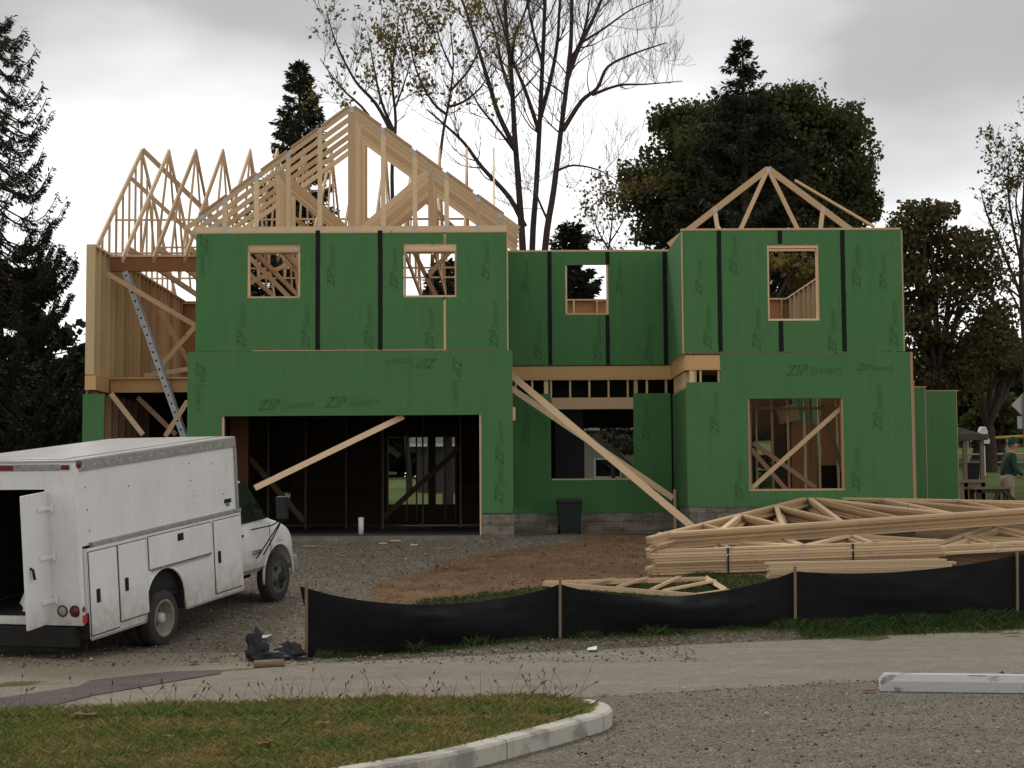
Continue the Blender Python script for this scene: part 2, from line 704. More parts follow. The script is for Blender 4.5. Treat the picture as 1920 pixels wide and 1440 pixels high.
def asphalt(name, a, b, speck):
    t = NT(name, .92, .2)
    v = t.obj()
    f = t.noise(v, 60, 3, .8)
    g = t.noise(t.obj((.35, 1.6, 1), (0, 0, R(-22))), 1, 6, .65)
    g2 = t.noise(v, 3.3, 6, .7)
    vo = t.n('ShaderNodeTexVoronoi')
    vo.inputs['Scale'].default_value = 62
    t.l(v, vo.inputs['Vector'])
    cs = t.n('ShaderNodeSeparateColor')
    t.l(vo.outputs['Color'], cs.inputs[0])
    c = t.mix(t.ramp(g, [(.35, (0, 0, 0)), (.65, (1, 1, 1))]), a, b)
    c = t.mix(speck, c, t.ramp(cs.outputs[0], [(0, (.35, .33, .3)), (.6, (.95, .93, .9)), (1, (1.9, 1.85, 1.75))]), 'MULTIPLY')
    c = t.mix(t.ramp(g2, [(.4, (.35, .35, .35)), (.6, (0, 0, 0))]), c, tuple(x * .6 for x in a))
    t.color(c)
    t.bump(t.mix(.5, f, vo.outputs['Distance']), .5 + speck * .4, .012)
    return t.mat


M['road'] = asphalt('worn_road', (.205, .180, .140), (.255, .226, .178), .35)
M['lot'] = asphalt('gravelly_lot', (.145, .128, .098), (.185, .165, .127), .85)
M['patch'] = asphalt('dark_asphalt', (.088, .074, .067), (.115, .098, .088), .3)
sheet('road', [(-30, 7.6), (-4.5, 17.3), (-2.0, 19.25), (7.5, 23.1), (40, 36), (40, 28.5), (4.12, 17.0), (1.1, 15.85), (-1.8, 14.75), (-30, 3.0)], M['road'], .003, .4, .09, 2)
sheet('parking_lot', [(-30, -20), (40, -20), (40, 28.4), (4.12, 17.05), (1.1, 15.9), (-1.8, 14.8), (-30, 3.05)], M['lot'], .007, .4, .10, 4)
sheet('asphalt_patch', [(-30, 8.2), (-7, 15.3), (-4.96, 16.04), (-4.37, 17.05), (-4.37, 17.6), (-3.67, 18.4), (-3.16, 18.45), (-3.1, 18.1), (-3.47, 17.4), (-4.06, 16.2), (-4.29, 15.2), (-5, 14.3), (-30, 5)], M['patch'], .011, .3, .10, 6)

# lawn behind the house
lb = MB()
lx_ = list(np.arange(-34, 36.1, 2.0))
ly_ = [43.9, 44.6, 46, 48, 51, 55, 60, 66, 72, 80, 88, 90]
for y in ly_:
    for x in lx_:
        lb.v.append((x, y, gz(x, y) + .012))
for j in range(len(ly_) - 1):
    for i in range(len(lx_) - 1):
        k = j * len(lx_) + i
        lb.f.append((k, k + 1, k + len(lx_) + 1, k + len(lx_)))
        lb.m.append(0)
LW = NT('mown_lawn', .95, .1)
LW.color(LW.ramp(LW.noise(LW.obj(), 1.1, 6, .7), [(.3, (.06, .082, .022)), (.7, (.105, .14, .038))]))
lawn = lb.build('lawn', LW.mat, smooth=True)
lawn['kind'] = 'structure'
# ------------------------------------------------------------------ the house under construction
M['shaded_osb'] = wood('shade_toned_board', (.11, .07, .045), (.08, .05, .032))  # darker copy of the strand board; indoor gloom is put into its colour
M['shaded_floor'] = simple('shade_toned_floor', (.10, .085, .07), .95, .3, 5)  # floor tone lowered to paint in the dim garage interior
house = thing('house_under_construction', 'two-storey house shell in green sheathing with open timber roof trusses', 'house', (-.3, 36, 1.2))
ZT = 7.10          # top of the upper walls
ZD1, ZD0 = 4.72, 4.44   # floor deck
YF, YM, YB = 31.0, 33.6, 42.0
XL, XR = -8.25, 7.9
TH = .02
LET = {}


def wall(x0, y0, x1, y1, Y, holes=(), name='sheathing', t=TH, mats=None, zmin=None, ztop=None):
    """sheathing given by its photo outline at distance Y; holes as photo rectangles (None = runs out of the bottom)"""
    ym = (y0 + y1) / 2
    X0, X1 = P(x0, ym, Y).x, P(x1, ym, Y).x
    xm = (x0 + x1) / 2
    Z1, Z0 = (P(xm, y0, Y).z if ztop is None else ztop), (P(xm, y1, Y).z if zmin is None else zmin)
    H = []
    for a, b, c, d in holes:
        yq = (max(b, y0) + min(d, y1)) / 2
        H.append((P(a, yq, Y).x, P(c, yq, Y).x, Z0 - 1 if d > 5000 else P((a + c) / 2, d, Y).z, Z1 + 1 if b < -5000 else P((a + c) / 2, b, Y).z))
    cl = lambda v, a, b: min(max(v, a), b)
    X = sorted({X0, X1, *[cl(v, X0, X1) for h in H for v in h[:2]]})
    Zs = sorted({Z0, Z1, *[cl(v, Z0, Z1) for h in H for v in h[2:]]})
    b = MB()
    b.grid(X, Zs, lambda x, z: not any(h[0] < x < h[1] and h[2] < z < h[3] for h in H), lambda x, z, d: (x, Y + d, z), t, 0, 1)
    o = b.build(name, mats or [M['green'], M['osb']], house)
    return o, H


def tape(parent, x, y0, y1, Y):
    a, b = P(x, y0, Y), P(x, y1, Y)
    q = MB()
    rng = random.Random(int(x))
    n = 14
    w_ = .044
    for i in range(n):
        z0, z1 = b.z + (a.z - b.z) * i / n, b.z + (a.z - b.z) * (i + 1) / n
        q.box(a.x - w_ + rng.uniform(-.003, .003), a.x + w_ + rng.uniform(-.003, .003), Y - .006 - rng.uniform(0, .002), Y - .002, z0, z1 + .0005)
    return q.build('seam_tape', M['tape'], parent)


def window_trim(parent, h, Y, header=.15, sill=True, mat='pine'):
    x0, x1, z0, z1 = h
    b = MB()
    y0, y1 = Y + TH + .002, Y + .16
    e = .002
    b.box(x0 + .004, x0 + .038, y0, y1, z0 + .04, z1 - header)
    b.box(x1 - .038, x1 - .004, y0, y1, z0 + .04, z1 - header)
    if sill:
        b.box(x0 - .1, x1 + .1, y0, y1, z0 - .0, z0 + .038)
    if header:
        b.box(x0 - .08, x1 + .08, y0, y1, z1 - header + e, z1 - header + .038)
        b.box(x0 - .08, x1 + .08, y0 + .012, y1 - .01, z1 - header + .042, z1 - .002)
    return b.build('window_frame', M[mat], parent)


def letter_mesh():
    def one(text, size, shear):
        cu = bpy.data.curves.new('lettering', 'FONT')
        cu.body = text
        cu.size = size
        cu.shear = shear
        cu.offset = size * (.022 if len(text) == 3 else .0)
        cu.extrude = .0008
        cu.resolution_u = 3
        o = bpy.data.objects.new('lettering', cu)
        COL.objects.link(o)
        dg = bpy.context.evaluated_depsgraph_get()
        me = bpy.data.meshes.new_from_object(o.evaluated_get(dg))
        w_ = max(v.co.x for v in me.vertices)
        bpy.data.objects.remove(o)
        return me, w_
    a, wa = one('ZIP', .26, .35)
    b_, wb = one('System', .20, .25)
    q = MB()
    for me, ox in ((a, 0), (b_, wa + .0)):
        n = len(q.v)
        q.v += [(v.co.x + ox, v.co.z, v.co.y) for v in me.vertices]
        for p in me.polygons:
            q.f.append(tuple(n + i for i in p.vertices))
            q.m.append(0)
    L = wa + wb
    q.v = [(x - L / 2, y, z - .09) for x, y, z in q.v]
    return q.mesh('lettering', M['ink'])


LETTER = letter_mesh()


def marks(parent, Y, items):
    for x, y, ang, s in items:
        o = bpy.data.objects.new('lettering', LETTER)
        link(o, parent)
        p = P(x, y, Y)
        o.location = Vector((p.x, Y - .0025, p.z)) - OFF[parent.name]
        o.rotation_euler = (0, R(-ang), 0)
        o.scale = (s, 1, s)


# --- upper left wall
wl, hh = wall(367, 433, 952, 657.5, YF, [(464, 459, 563, 559), (757, 457, 856, 557), (831.5, -9999, 836.5, 457), (831.5, 557, 836.5, 9999)])
for h in hh[:2]:
    window_trim(wl, h, YF)
for x in (596, 713):
    tape(wl, x, 432, 656, YF)
marks(wl, YF, [(383, 478, -90, .8), (452, 612, 90, .85), (573, 612, 90, .85), (620, 500, 90, .8), (690, 612, 90, .9), (805, 615, 90, .85), (926, 610, 90, .9), (738, 505, 90, .8), (910, 490, 90, .8)])
# the bare stud in the seam beside the second window
px_ = PX(834, YF)
boxpart('stud', M['pine'], wl, px_ - .05, px_ + .05, YF + TH + .003, YF + .14, PZ(457, YF) - .001, ZT - .1)
boxpart('stud', M['pine'], wl, px_ - .05, px_ + .05, YF + TH + .003, YF + .14, PZ(657, YF), PZ(557.5, YF) - .04)
# wooden strip at the deck edge
boxpart('seam_strip', M['pine'], wl, PX(474, YF), PX(836, YF), YF - .004, YF + .014, PZ(656.9, YF, 650) - .006, PZ(656.9, YF, 650) + .01)
# top plate
boxpart('top_plate', M['pine'], house, PX(366, YF) - .01, PX(953, YF), YF - .004, YF + .15, ZT - .006, ZT + .035)
# --- lower left (garage) wall
wg, hh = wall(351, 658.5, 961, 964, YF, [(415, 779, 903, 9999)])
marks(wg, YF, [(376, 725, -90, 1.0), (535, 757, 3, 1.1), (660, 752, 3, 1.1), (772, 682, 180, 1.0), (858, 715, -90, .95), (935, 905, 90, .85), (936, 830, 90, .85)])
gx0, gx1 = hh[0][0], hh[0][1]
gz1 = hh[0][3]
b = MB()
b.box(gx0 + .003, gx0 + .04, YF + TH + .002, YF + .15, 1.2, gz1)
b.box(gx1 - .04, gx1 - .003, YF + TH + .002, YF + .15, 1.2, gz1)
b.build('door_jamb', M['pine'], wg)
b = MB()
b.box(gx0 - .3, gx1 + .3, YF + TH + .002, YF + .15, gz1 + .012, gz1 + .35)
b.build('garage_header', M['pine'], wg)
# --- block piers and foundation walls
boxpart('foundation', M['block'], house, PX(903, YF), PX(962, YF), YF + .004, YF + .2, .9, PZ(963.5, YF, 930))
boxpart('foundation', M['block'], house, PX(352, YF), PX(415, YF), YF + .004, YF + .2, .9, PZ(963.5, YF, 380))
boxpart('foundation', M['block'], house, PX(962, YF) + .005, PX(1289, YM), YM + .01, YM + .2, .9, PZ(962, YM, 1100))
boxpart('foundation', M['block'], house, PX(1290, YF), PX(1710, YF), YF + .012, YF + .2, .9, PZ(950, YF, 1500))
boxpart('foundation', M['block'], house, PX(1290, YF), PX(1290, YF) + .2, YF + .205, YM + .006, .9, PZ(950, YF, 1290))
b = MB()
b.box(PX(416, YF), PX(902, YF), YF - .35, YF + .06, .9, 1.195)
b.build('threshold', simple('dirty_concrete', (.20, .18, .15), .95, .35, 4), house)
boxpart('floor_slab', M['shaded_floor'], house, XL + .1, PX(903, YF) + .1, YF + .22, YB - .1, .9, 1.2)
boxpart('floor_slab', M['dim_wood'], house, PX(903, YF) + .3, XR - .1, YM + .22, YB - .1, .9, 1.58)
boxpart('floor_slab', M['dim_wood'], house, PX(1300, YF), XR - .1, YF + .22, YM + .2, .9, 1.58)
# return wall of the garage wing towards the recess
gxr = PX(962, YF)


def side_wall(X, Y0, Y1, z0, z1, name='sheathing', t=-TH, mats=None, holes=()):
    b = MB()
    ysl = sorted({Y0, Y1, *[v for h in holes for v in h[:2]]})
    zsl = sorted({z0, z1, *[v for h in holes for v in h[2:]]})
    b.grid(ysl, zsl, lambda y, z: not any(h[0] < y < h[1] and h[2] < z < h[3] for h in holes), lambda y, z, d: (X + d, y, z), t, 0, 1)
    return b.build(name, mats or [M['green'], M['osb']], house)


side_wall(gxr - .012, YF + TH + .004, YM + .1, 1.75, ZD1)
side_wall(PX(952, YF) - .006, YF + TH + .004, YM - .004, ZD1 + .04, ZT)
# --- recessed wall, upper storey
wm, hh = wall(953, 472, 1257, 685, YM, [(1060, 497, 1141, 590)])
h = hh[0]
window_trim(wm, h, YM, header=.0)
for x, a, c in ((1030, 472, 684), (1139, 472, 496), (1139, 591, 684), (1246, 472, 684)):
    tape(wm, x, a, c, YM)
marks(wm, YM, [(1008, 640, 90, .85), (1120, 640, 90, .85), (1215, 645, 90, .85), (1160, 520, 90, .7), (985, 520, 90, .7)])
boxpart('top_plate', M['pine'], house, PX(953, YM), PX(1256, YM), YM - .004, YM + .14, PZ(472, YM, 1100) + .001, PZ(472, YM, 1100) + .04)
# --- recessed wall, ground storey with the wide opening
wr, hh = wall(962, 738, 1259, 962, YM, [(1033, 738 - 9999, 1188, 900)])
marks(wr, YM, [(1210, 790, 90, .85), (985, 800, 90, .8)])
# rim band, wrapping round to the right bump
zr1, zr0 = PZ(686.5, YM, 1100), PZ(712.5, YM, 1100)
xa, xb = PX(957, YM), PX(1257, YM)
xc = PX(1287, YF)
b = MB()
b.box(xa, xc, YM - .03, YM + .02, zr0 + .04, zr1)
b.box(xa, xc - .02, YM - .034, YM + .1, zr0, zr0 + .036)
b.build('rim_board', M['rim'], house)
b = MB()
b.box(xc - .02, xc + .02, YF + .002, YM - .034, zr0 + .04, zr1)
b.box(xc - .024, xc + .09, YF + .04, YM - .036, zr0, zr0 + .036)
b.build('rim_board', M['rim'], house)
b = MB()
xd = PX(1351, YF)
b.box(xc + .022, xd, YF + .002, YF + .04, zr0 + .04, zr1)
b.box(xc - .024, xd, YF - .002, YF + .038, zr0, zr0 + .036)
b.build('rim_board', M['rim'], house)
boxpart('deck_edge', M['black'], house, xa, xc - .03, YM - .045, YM + .02, zr1 + .002, zr1 + .02)
boxpart('deck_edge', M['black'], house, xc - .03, xd, YF - .012, YF + .02, zr1 + .002, zr1 + .02)
STUD = {}


def stud_mesh(h, w_=.038, d=.13, mat='pine'):
    k = (round(h, 2), w_, d, mat)
    if k not in STUD:
        b = MB()
        b.box(-w_ / 2, w_ / 2, -d / 2, d / 2, 0, k[0])
        STUD[k] = b.mesh('stud', M[mat])
    return STUD[k]


def stud(parent, x, y, z0, z1, rot=0, w_=.038, mat='pine', tilt=0, d=.13):
    o = bpy.data.objects.new('stud', stud_mesh(z1 - z0, w_, d, mat))
    link(o, parent)
    o.location = Vector((x, y, z0)) - OFF[parent.name]
    o.rotation_euler = (0, tilt, rot)
    OFF[o.name] = OFF[parent.name]
    return o


# cripple studs seen under the band
zc0 = PZ(745, YM, 1100)
for x, w_ in ((967, .038), (998, .038), (1024, .09), (1033, .038), (1069, .038), (1105, .038), (1141, .038), (1177, .038), (1192, .08), (1213, .038), (1249, .045)):
    stud(wr, PX(x, YM), YM + .09, zc0, zr0 - .002, w_=w_)
boxpart('window_header', M['old_pine'], wr, PX(1033, YM) + .003, PX(1189, YM), YM + .005, YM + .15, PZ(767, YM, 1100), PZ(745.5, YM, 1100))
boxpart('window_sill', M['pine'], wr, PX(1033, YM) + .003, PX(1188, YM) - .003, YM + .003, YM + .15, PZ(900, YM, 1100) + .002, PZ(900, YM, 1100) + .03)
# --- right bump, upper
wu, hh = wall(1281, 432, 1695, 660, YF, [(1439, 458, 1536, 601)])
window_trim(wu, hh[0], YF, header=.07)
for x, a, c in ((1347.5, 432, 659), (1462, 432, 457), (1464, 602, 659), (1579, 432, 659)):
    tape(wu, x, a, c, YF)
marks(wu, YF, [(1374, 478, 90, .8), (1326, 615, 90, .85), (1418, 618, 90, .85), (1560, 622, 90, .9), (1675, 608, 90, .9), (1605, 500, 90, .85), (1655, 510, 90, .7), (1310, 520, 90, .7)])
boxpart('top_plate', M['pine'], house, PX(1281, YF), PX(1695, YF), YF - .004, YF + .15, PZ(431.5, YF, 1490) + .001, PZ(431.5, YF, 1490) + .04)
ux = PX(1281, YF)
o = side_wall(ux + .002, YF + TH + .003, YM - .004, zr1 + .03, ZT - .01, t=TH)
boxpart('corner_trim', M['old_pine'], o, ux - .006, ux + .02, YF - .003, YF + TH, zr1 + .03, ZT - .015)
# --- right bump, lower
wz, hh = wall(1288, 661, 1709, 950, YF, [(1403, 747, 1583, 920), (1288 - 500, -9999, 1350, 718)])
window_trim(wz, hh[0], YF, header=.0, mat='old_pine')
marks(wz, YF, [(1525, 692, 3, 1.1), (1645, 765, 90, .9), (1385, 900, 90, .8), (1604, 880, 90, .85), (1340, 775, 90, .8), (1640, 688, 0, .7)])
lx = PX(1288, YF)
side_wall(lx + .002, YF + TH + .003, YM - .004, PZ(950, YF, 1290), zr0 - .31, t=TH)
z1_ = PZ(718, YF, 1300)
for x, w_ in ((1297, .12), (1304, .038), (1314, .038), (1348, .03)):
    stud(wz, PX(x, YF) + (.02 if x < 1300 else 0), YF + .09, z1_ - .1, zr0 - .002, w_=w_)
for k in range(5):
    stud(wz, xc + .06, YF + .45 + k * .42, z1_ - .1, zr0 - .002, rot=R(90))
# --- right side wall of the main block (seen through the upper window) and rear walls
wsd = side_wall(XR - .05, YF + .03, YB, ZD1, ZT - .05, t=-TH, mats=[M['osb'], M['green']])
wsd2 = side_wall(XR - .05, YF + .03, YB, 1.2, ZD0, t=-TH, mats=[M['osb'], M['green']], holes=[(32.0, 32.9, 2.2, 3.7), (36.5, 38.5, 2.2, 3.8)])
for k in range(17):
    stud(wsd, XR - .14, YF + .6 + k * .61, ZD1, ZT - .05, rot=R(90))
boxpart('top_plate', M['pine'], house, XR - .2, XR - .03, YF + .17, YB + .05, ZT - .045, ZT - .005)
wbk, _ = wall(927 + XL / YB * F, 0, 927 + XR / YB * F, 0, YB, zmin=ZD1, ztop=ZT - .05, mats=[M['osb'], M['green']])
for x in np.arange(2.1, 7.6, .61):
    stud(wbk, x, YB - .07, ZD1, ZT - .05)
boxpart('top_plate', M['pine'], house, XL, XR - .21, YB - .14, YB + .03, ZT - .045, ZT - .008)
# rear ground-floor wall with its openings onto the lawn
bh = [(-2.83, -1.75, 1.73, 3.5), (-1.55, -1.02, 1.73, 3.5), (-6.1, -5.35, 1.72, 2.1), (2.35, 3.7, 2.2, 3.7), (6.7, 7.3, 2.0, 3.5)]
b = MB()
X = sorted({XL, XR, *[v for h in bh for v in h[:2]]})
Zs = sorted({1.2, ZD0, *[v for h in bh for v in h[2:]]})
b.grid(X, Zs, lambda x, z: not any(h[0] < x < h[1] and h[2] < z < h[3] for h in bh), lambda x, z, d: (x, YB + d, z), TH, 0, 1)
wb0 = b.build('sheathing', [M['shaded_osb'], M['green']], house)
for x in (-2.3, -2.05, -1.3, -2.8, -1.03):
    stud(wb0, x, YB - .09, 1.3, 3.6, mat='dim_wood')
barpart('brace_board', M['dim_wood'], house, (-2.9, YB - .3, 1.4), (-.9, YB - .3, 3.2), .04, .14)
# left wall of the main block: boards outside, studs inside
YL = 32.35
ZL = 4.45
wlf = side_wall(XL, YL, YB, ZL, ZT, t=TH, mats=[M['osb'], M['ply']])
wlg = side_wall(XL, YL, YB, 1.2, 4.44, t=TH, mats=[M['green'], M['osb']])
for k in range(23):
    stud(wlf, XL + .09, YL + .06 + k * .41, ZL, ZT - .04, rot=R(90), mat='ply' if k < 10 else 'pine')
boxpart('top_plate', M['pine'], house, XL + .001, XL + .16, YL - .004, YB - .15, ZT - .037, ZT + .002)
boxpart('corner_post', M['ply'], house, XL - .02, XL + .16, YL - .03, YL - .005, ZL, ZT + .004)
boxpart('sheathing', M['green'], house, XL - .06, XL + .37, YL - .03, YL - .006, 1.2, PZ(739, YL, 180))
for k in range(9):
    stud(wlg, XL + .09, YL + .3 + k * .61, 1.2, 4.14, rot=R(90), mat='old_pine')
# beams across the open left bay
zb1, zb0 = PZ(483, YM, 280), PZ(509, YM, 280)
boxpart('beam', M['beam'], house, XL + .17, PX(366, YM) + .3, YM - .05, YM + .05, zb0, zb1)
boxpart('top_plate', M['pine'], house, XL + .17, PX(366, YM) + .3, YM - .08, YM + .08, zb1 + .003, zb1 + .05)
b = MB()
zz1, zz0 = PZ(708, YM, 260), PZ(736, YM, 260)
b.box(XL + .2, PX(351, YM) + .3, YM - .05, YM + .0, zz0, zz1 - .045)
b.box(XL + .03, PX(351, YM) + .3, YM - .12, YM + .06, zz1 - .042, zz1)
b.build('rim_board', M['rim'], house)
boxpart('rim_board', M['rim'], house, XL - .02, XL + .2, YL - .03, YM - .13, zz0 - .02, zz1 - .046)
# decks
b = MB()
b.box(XL + .03, -5.75, YM + .11, YB - .02, 4.2, 4.43)
b.box(-5.748, 2.2, YM + .11, YB - .02, ZD0 + .02, ZD1 - .06)
b.box(2.2, 5.2, YM + .11, YB - .02, ZD0 + .02, ZD1 - .06)  # span added to shade the rooms below; left open beyond for daylight
b.box(PX(352, YF) + .02, gxr - .05, YF + .17, YM + .1, ZD0 + .02, ZD1 - .06)
b.build('floor_deck', M['shaded_osb'], house)
b = MB()
b.box(xc + .1, XR - .1, YF + .17, YM + .1, ZD0 + .02, ZD1 - .06)
b.build('floor_deck', M['osb'], house)
# interior partitions and a painted dark opening behind the ground-floor right window
WY = 33.2
wp = boxpart('wall_plate', M['old_pine'], house, PX(1395, WY), PX(1600, WY), WY - .05, WY + .05, PZ(766, WY, 1500) - .02, PZ(766, WY, 1500) + .03)
for x in (1405, 1416, 1446, 1476, 1507, 1521, 1537, 1568):
    stud(wp, PX(x, WY), WY + .0 + (.2 if x in (1521, 1537) else 0), 1.6, ZD0, mat='pine' if x != 1521 else 'dim_wood', d=.09)
boxpart('partition_panel', M['osb'], house, PX(1482, 34), PX(1528, 34), 34, 34.02, 1.6, PZ(795, 34, 1500))
boxpart('partition_panel', M['osb'], house, PX(1541, 34), PX(1578, 34), 34.2, 34.22, PZ(872, 34, 1560), ZD0)
boxpart('partition_panel', M['black'], house, PX(1537, 35), PX(1592, 35), 35.0, 35.02, 1.5, PZ(870, 35, 1560))  # flat black sheet painted in for the gloom of an opening
b = MB()
b.bar((PX(1458, 33.8), 33.8, PZ(780, 33.8, 1460)), (PX(1494, 34.4), 34.4, PZ(772, 34.4, 1490)), .05, .36, (0, 1, 0))
b.build('beam', M['old_pine'], house)
barpart('brace_board', M['pine'], house, P(1410, 915, YF + .2), P(1580, 762, YF + .2), .035, .085)
barpart('brace_board', M['dim_wood'], house, P(1540, 760, YF + .9), P(1588, 905, YF + .9), .035, .09)
barpart('brace_board', M['old_pine'], house, P(1408, 842, YF + 1.1), P(1480, 925, YF + 1.1), .035, .09)
barpart('brace_board', M['old_pine'], house, P(1412, 830, YF + 1.6), P(1530, 915, YF + 1.6), .035, .09)
boxpart('partition_panel', M['shaded_osb'], house, 4.75, 4.77, YM + .2, YB - .1, 1.6, ZD0)  # unseen wall added to block daylight from the middle room and garage
boxpart('partition_panel', M['shaded_osb'], house, PX(380, YF), PX(380, YF) + .02, YF + .2, YB - .1, 1.2, ZD0)  # side wall added to keep stray daylight out of the garage
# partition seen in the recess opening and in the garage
boxpart('partition_panel', M['black'], house, PX(1040, 35), PX(1093, 35), 35, 35.02, 1.5, ZD0)  # black sheet painted in for the unlit depth behind the opening
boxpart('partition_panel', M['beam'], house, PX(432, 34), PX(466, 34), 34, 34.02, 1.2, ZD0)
boxpart('partition_panel', M['shaded_osb'], house, gxr + .15, gxr + .17, YM + .3, YB - .2, 1.6, ZD0)
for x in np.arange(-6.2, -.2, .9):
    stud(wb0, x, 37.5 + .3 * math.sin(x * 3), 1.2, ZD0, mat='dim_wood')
barpart('brace_board', M['dim_wood'], house, (-6.3, 37, 3.6), (-4.4, 37, 1.4), .04, .12)
barpart('brace_board', M['dim_wood'], house, (2.2, 35.5, 3.3), (4.1, 35.5, 1.6), .04, .12)
# braces in the open left bay
for a, c, ya, yc, mt in (((200, 512), (366, 610), 32.9, 33.4, 'pine'), ((298, 580), (360, 690), 36, 36, 'old_pine'), ((366, 612), (300, 688), 34.5, 34.5, 'pine'),
                         ((208, 738), (268, 815), 33, 33, 'pine'), ((258, 745), (330, 815), 34, 34, 'old_pine'), ((352, 752), (310, 818), 33.2, 33.2, 'pine'),
                         ((270, 705), (352, 692), 34, 34, 'pine')):
    barpart('brace_board', M[mt], house, P(*a, ya), P(*c, yc), .038, .1)
# rear extension walls at the right
for x0, x1, y0, Y in ((1703, 1716, 716, 33.2), (1712, 1737, 726, 34.6), (1735, 1796, 733, 37.0)):
    o, _ = wall(x0, y0, x1, 990, Y)
    xe = PX(x1, Y, (y0 + 990) / 2)
    boxpart('edge_strip', M['old_pine'], o, xe + .001, xe + .012, Y + .002, Y + .03, 1.1, PZ(y0, Y, x1))
    boxpart('edge_strip', M['old_pine'], o, PX(x0, Y), PX(x1, Y), Y + .001, Y + .09, PZ(y0, Y, x1) + .001, PZ(y0, Y, x1) + .02)
boxpart('corner_trim', M['old_pine'], house, PX(1707, YF), PX(1711, YF) + .01, YF - .004, YF + .05, PZ(950, YF, 1700), PZ(660, YF, 1700))
boxpart('corner_trim', M['old_pine'], house, PX(1695, YF), PX(1695, YF) + .025, YF - .004, YF + .05, PZ(659, YF, 1700), PZ(432, YF, 1700))
boxpart('corner_trim', M['old_pine'], house, PX(951, YF) + .003, PX(951, YF) + .028, YF - .004, YF + .05, PZ(657, YF, 951), ZT - .02)
boxpart('corner_block', M['pine'], house, PX(958, YF) + .03, PX(966, YF), YF + .05, YF + .1, PZ(788, YF), PZ(763, YF))

# ------------------------------------------------------------------ roof trusses
def truss_mesh(span, rise, heel, tail, webs='W', t=.038, chord=.14, web=.09, slope=None, name='roof_truss'):
    """truss in the local X-Z plane, z=0 at the bearing, centred on x=0; plates in the second material"""
    h = span / 2
    sl = slope or (rise / h)
    b = MB()
    y = (0, 1, 0)
    cnt = [0]
    _bar = b.bar

    def vbar(p0, p1, w_, h_, s_):      # no two members share a face plane
        cnt[0] += 1
        _bar(p0, p1, t * (1 - .012 * cnt[0]), h_, s_)
    b.bar = vbar
    top = heel + rise
    tx = lambda x: top - sl * abs(x)
    c2 = chord / 2 * math.sqrt(1 + sl * sl)
    for s_ in (-1, 1):
        a = Vector((0, 0, top - c2))
        e_ = Vector((s_ * (h + tail), 0, tx(h + tail) - c2))
        b.bar(a + Vector((s_ * -.0, 0, 0)), e_, t, chord, y)
    b.bar((-h, 0, chord / 2), (h, 0, chord / 2), t, chord, y)
    pl = []
    T2 = lambda x: Vector((x, 0, tx(x) - c2))
    Bt = lambda x: Vector((x, 0, chord / 2))
    tw = t * .9
    if webs == 'gable':
        n = int(h / .62)
        for k in range(-n, n + 1):
            x = k * .62
            if tx(x) - c2 * 2 > chord + .1:
                b.bar((x, 0, chord), (x, 0, tx(x) - c2), tw, .09 if k else .14, y)
                pl += [Bt(x)] + ([T2(x)] if k else [])
    elif webs == 'W':
        q = h * .5
        b.bar(Bt(0), T2(0), tw, .14, y)
        for s_ in (-1, 1):
            b.bar(Bt(s_ * .05), T2(s_ * q), tw, .13, y)
            b.bar(Bt(s_ * q), T2(s_ * q), tw * .96, web, y)
            pl += [T2(s_ * q), Bt(s_ * q)]
        pl += [Bt(0)]
    elif webs == 'fan':
        for s_ in (-1, 1):
            b.bar(Bt(s_ * h * .33), T2(0), tw, web, y)
            b.bar(Bt(s_ * h * .33), T2(s_ * h * .5), tw * .96, web, y)
            b.bar(Bt(s_ * h * .68), T2(s_ * h * .5), tw * .92, web, y)
            pl += [T2(s_ * h * .5), Bt(s_ * h * .33)]
    elif webs == 'dense':
        n = 4
        xs_ = [h * k / n for k in range(n + 1)]
        for s_ in (-1, 1):
            for k in range(1, n):
                b.bar(Bt(s_ * xs_[k]), T2(s_ * xs_[k]), tw, web, y)
                b.bar(Bt(s_ * xs_[k]), T2(s_ * xs_[k - 1]), tw, web, y)
                pl.append(T2(s_ * xs_[k]))
        b.bar(Bt(0), T2(0), tw, web, y)
    elif webs == 'V':
        for s_ in (-1, 1):
            b.bar(Bt(s_ * h * .40), T2(0), tw, web, y)
            b.bar(Bt(s_ * h * .52), T2(s_ * h * .58), tw * .96, web, y)
            pl += [T2(s_ * h * .58)]
    pl += [T2(0) - Vector((0, 0, .03)), T2(-h * .96), T2(h * .96)]
    for p in pl:
        for sy in (-1, 1):
            yy = sy * (t / 2 + .004)
            b.box(p.x - .042, p.x + .042, yy - .001, yy + .001, p.z - .058, p.z + .058, 1)
    return b.mesh(name, [M['pine'], M['plate']])


def put(me, loc, rz=0, parent=house, name='roof_truss'):
    o = bpy.data.objects.new(name, me)
    link(o, parent)
    o.location = Vector(loc) - (OFF[parent.name] if parent is not None else Vector((0, 0, 0)))
    o.rotation_euler = (0, 0, rz)
    OFF[o.name] = Vector((0, 0, 0))
    return o


ZB = ZT + .037
# front gable over the garage wing: six trusses one behind the other
ax = PX(657, YF, 200)
ap = PZ(196, YF, 657)
xr_ = PX(975, YF, 430)
hs = (PX(953, YF) - PX(366, YF)) / 2
sl = .735
gm = truss_mesh(hs * 2, 0, 0, .24, 'gable', slope=sl)
gh = ap - ZB
cx = ax + .02
gmesh1 = truss_mesh(hs * 2, gh - .02, .02, .24, 'gable', slope=sl, chord=.095)
gmesh2 = truss_mesh(hs * 2, gh - .02, .02, .24, 'W', slope=sl, chord=.095)
for k in range(6):
    put(gmesh1 if k == 0 else gmesh2, (cx, YF + .05 + k * .60, ZB))
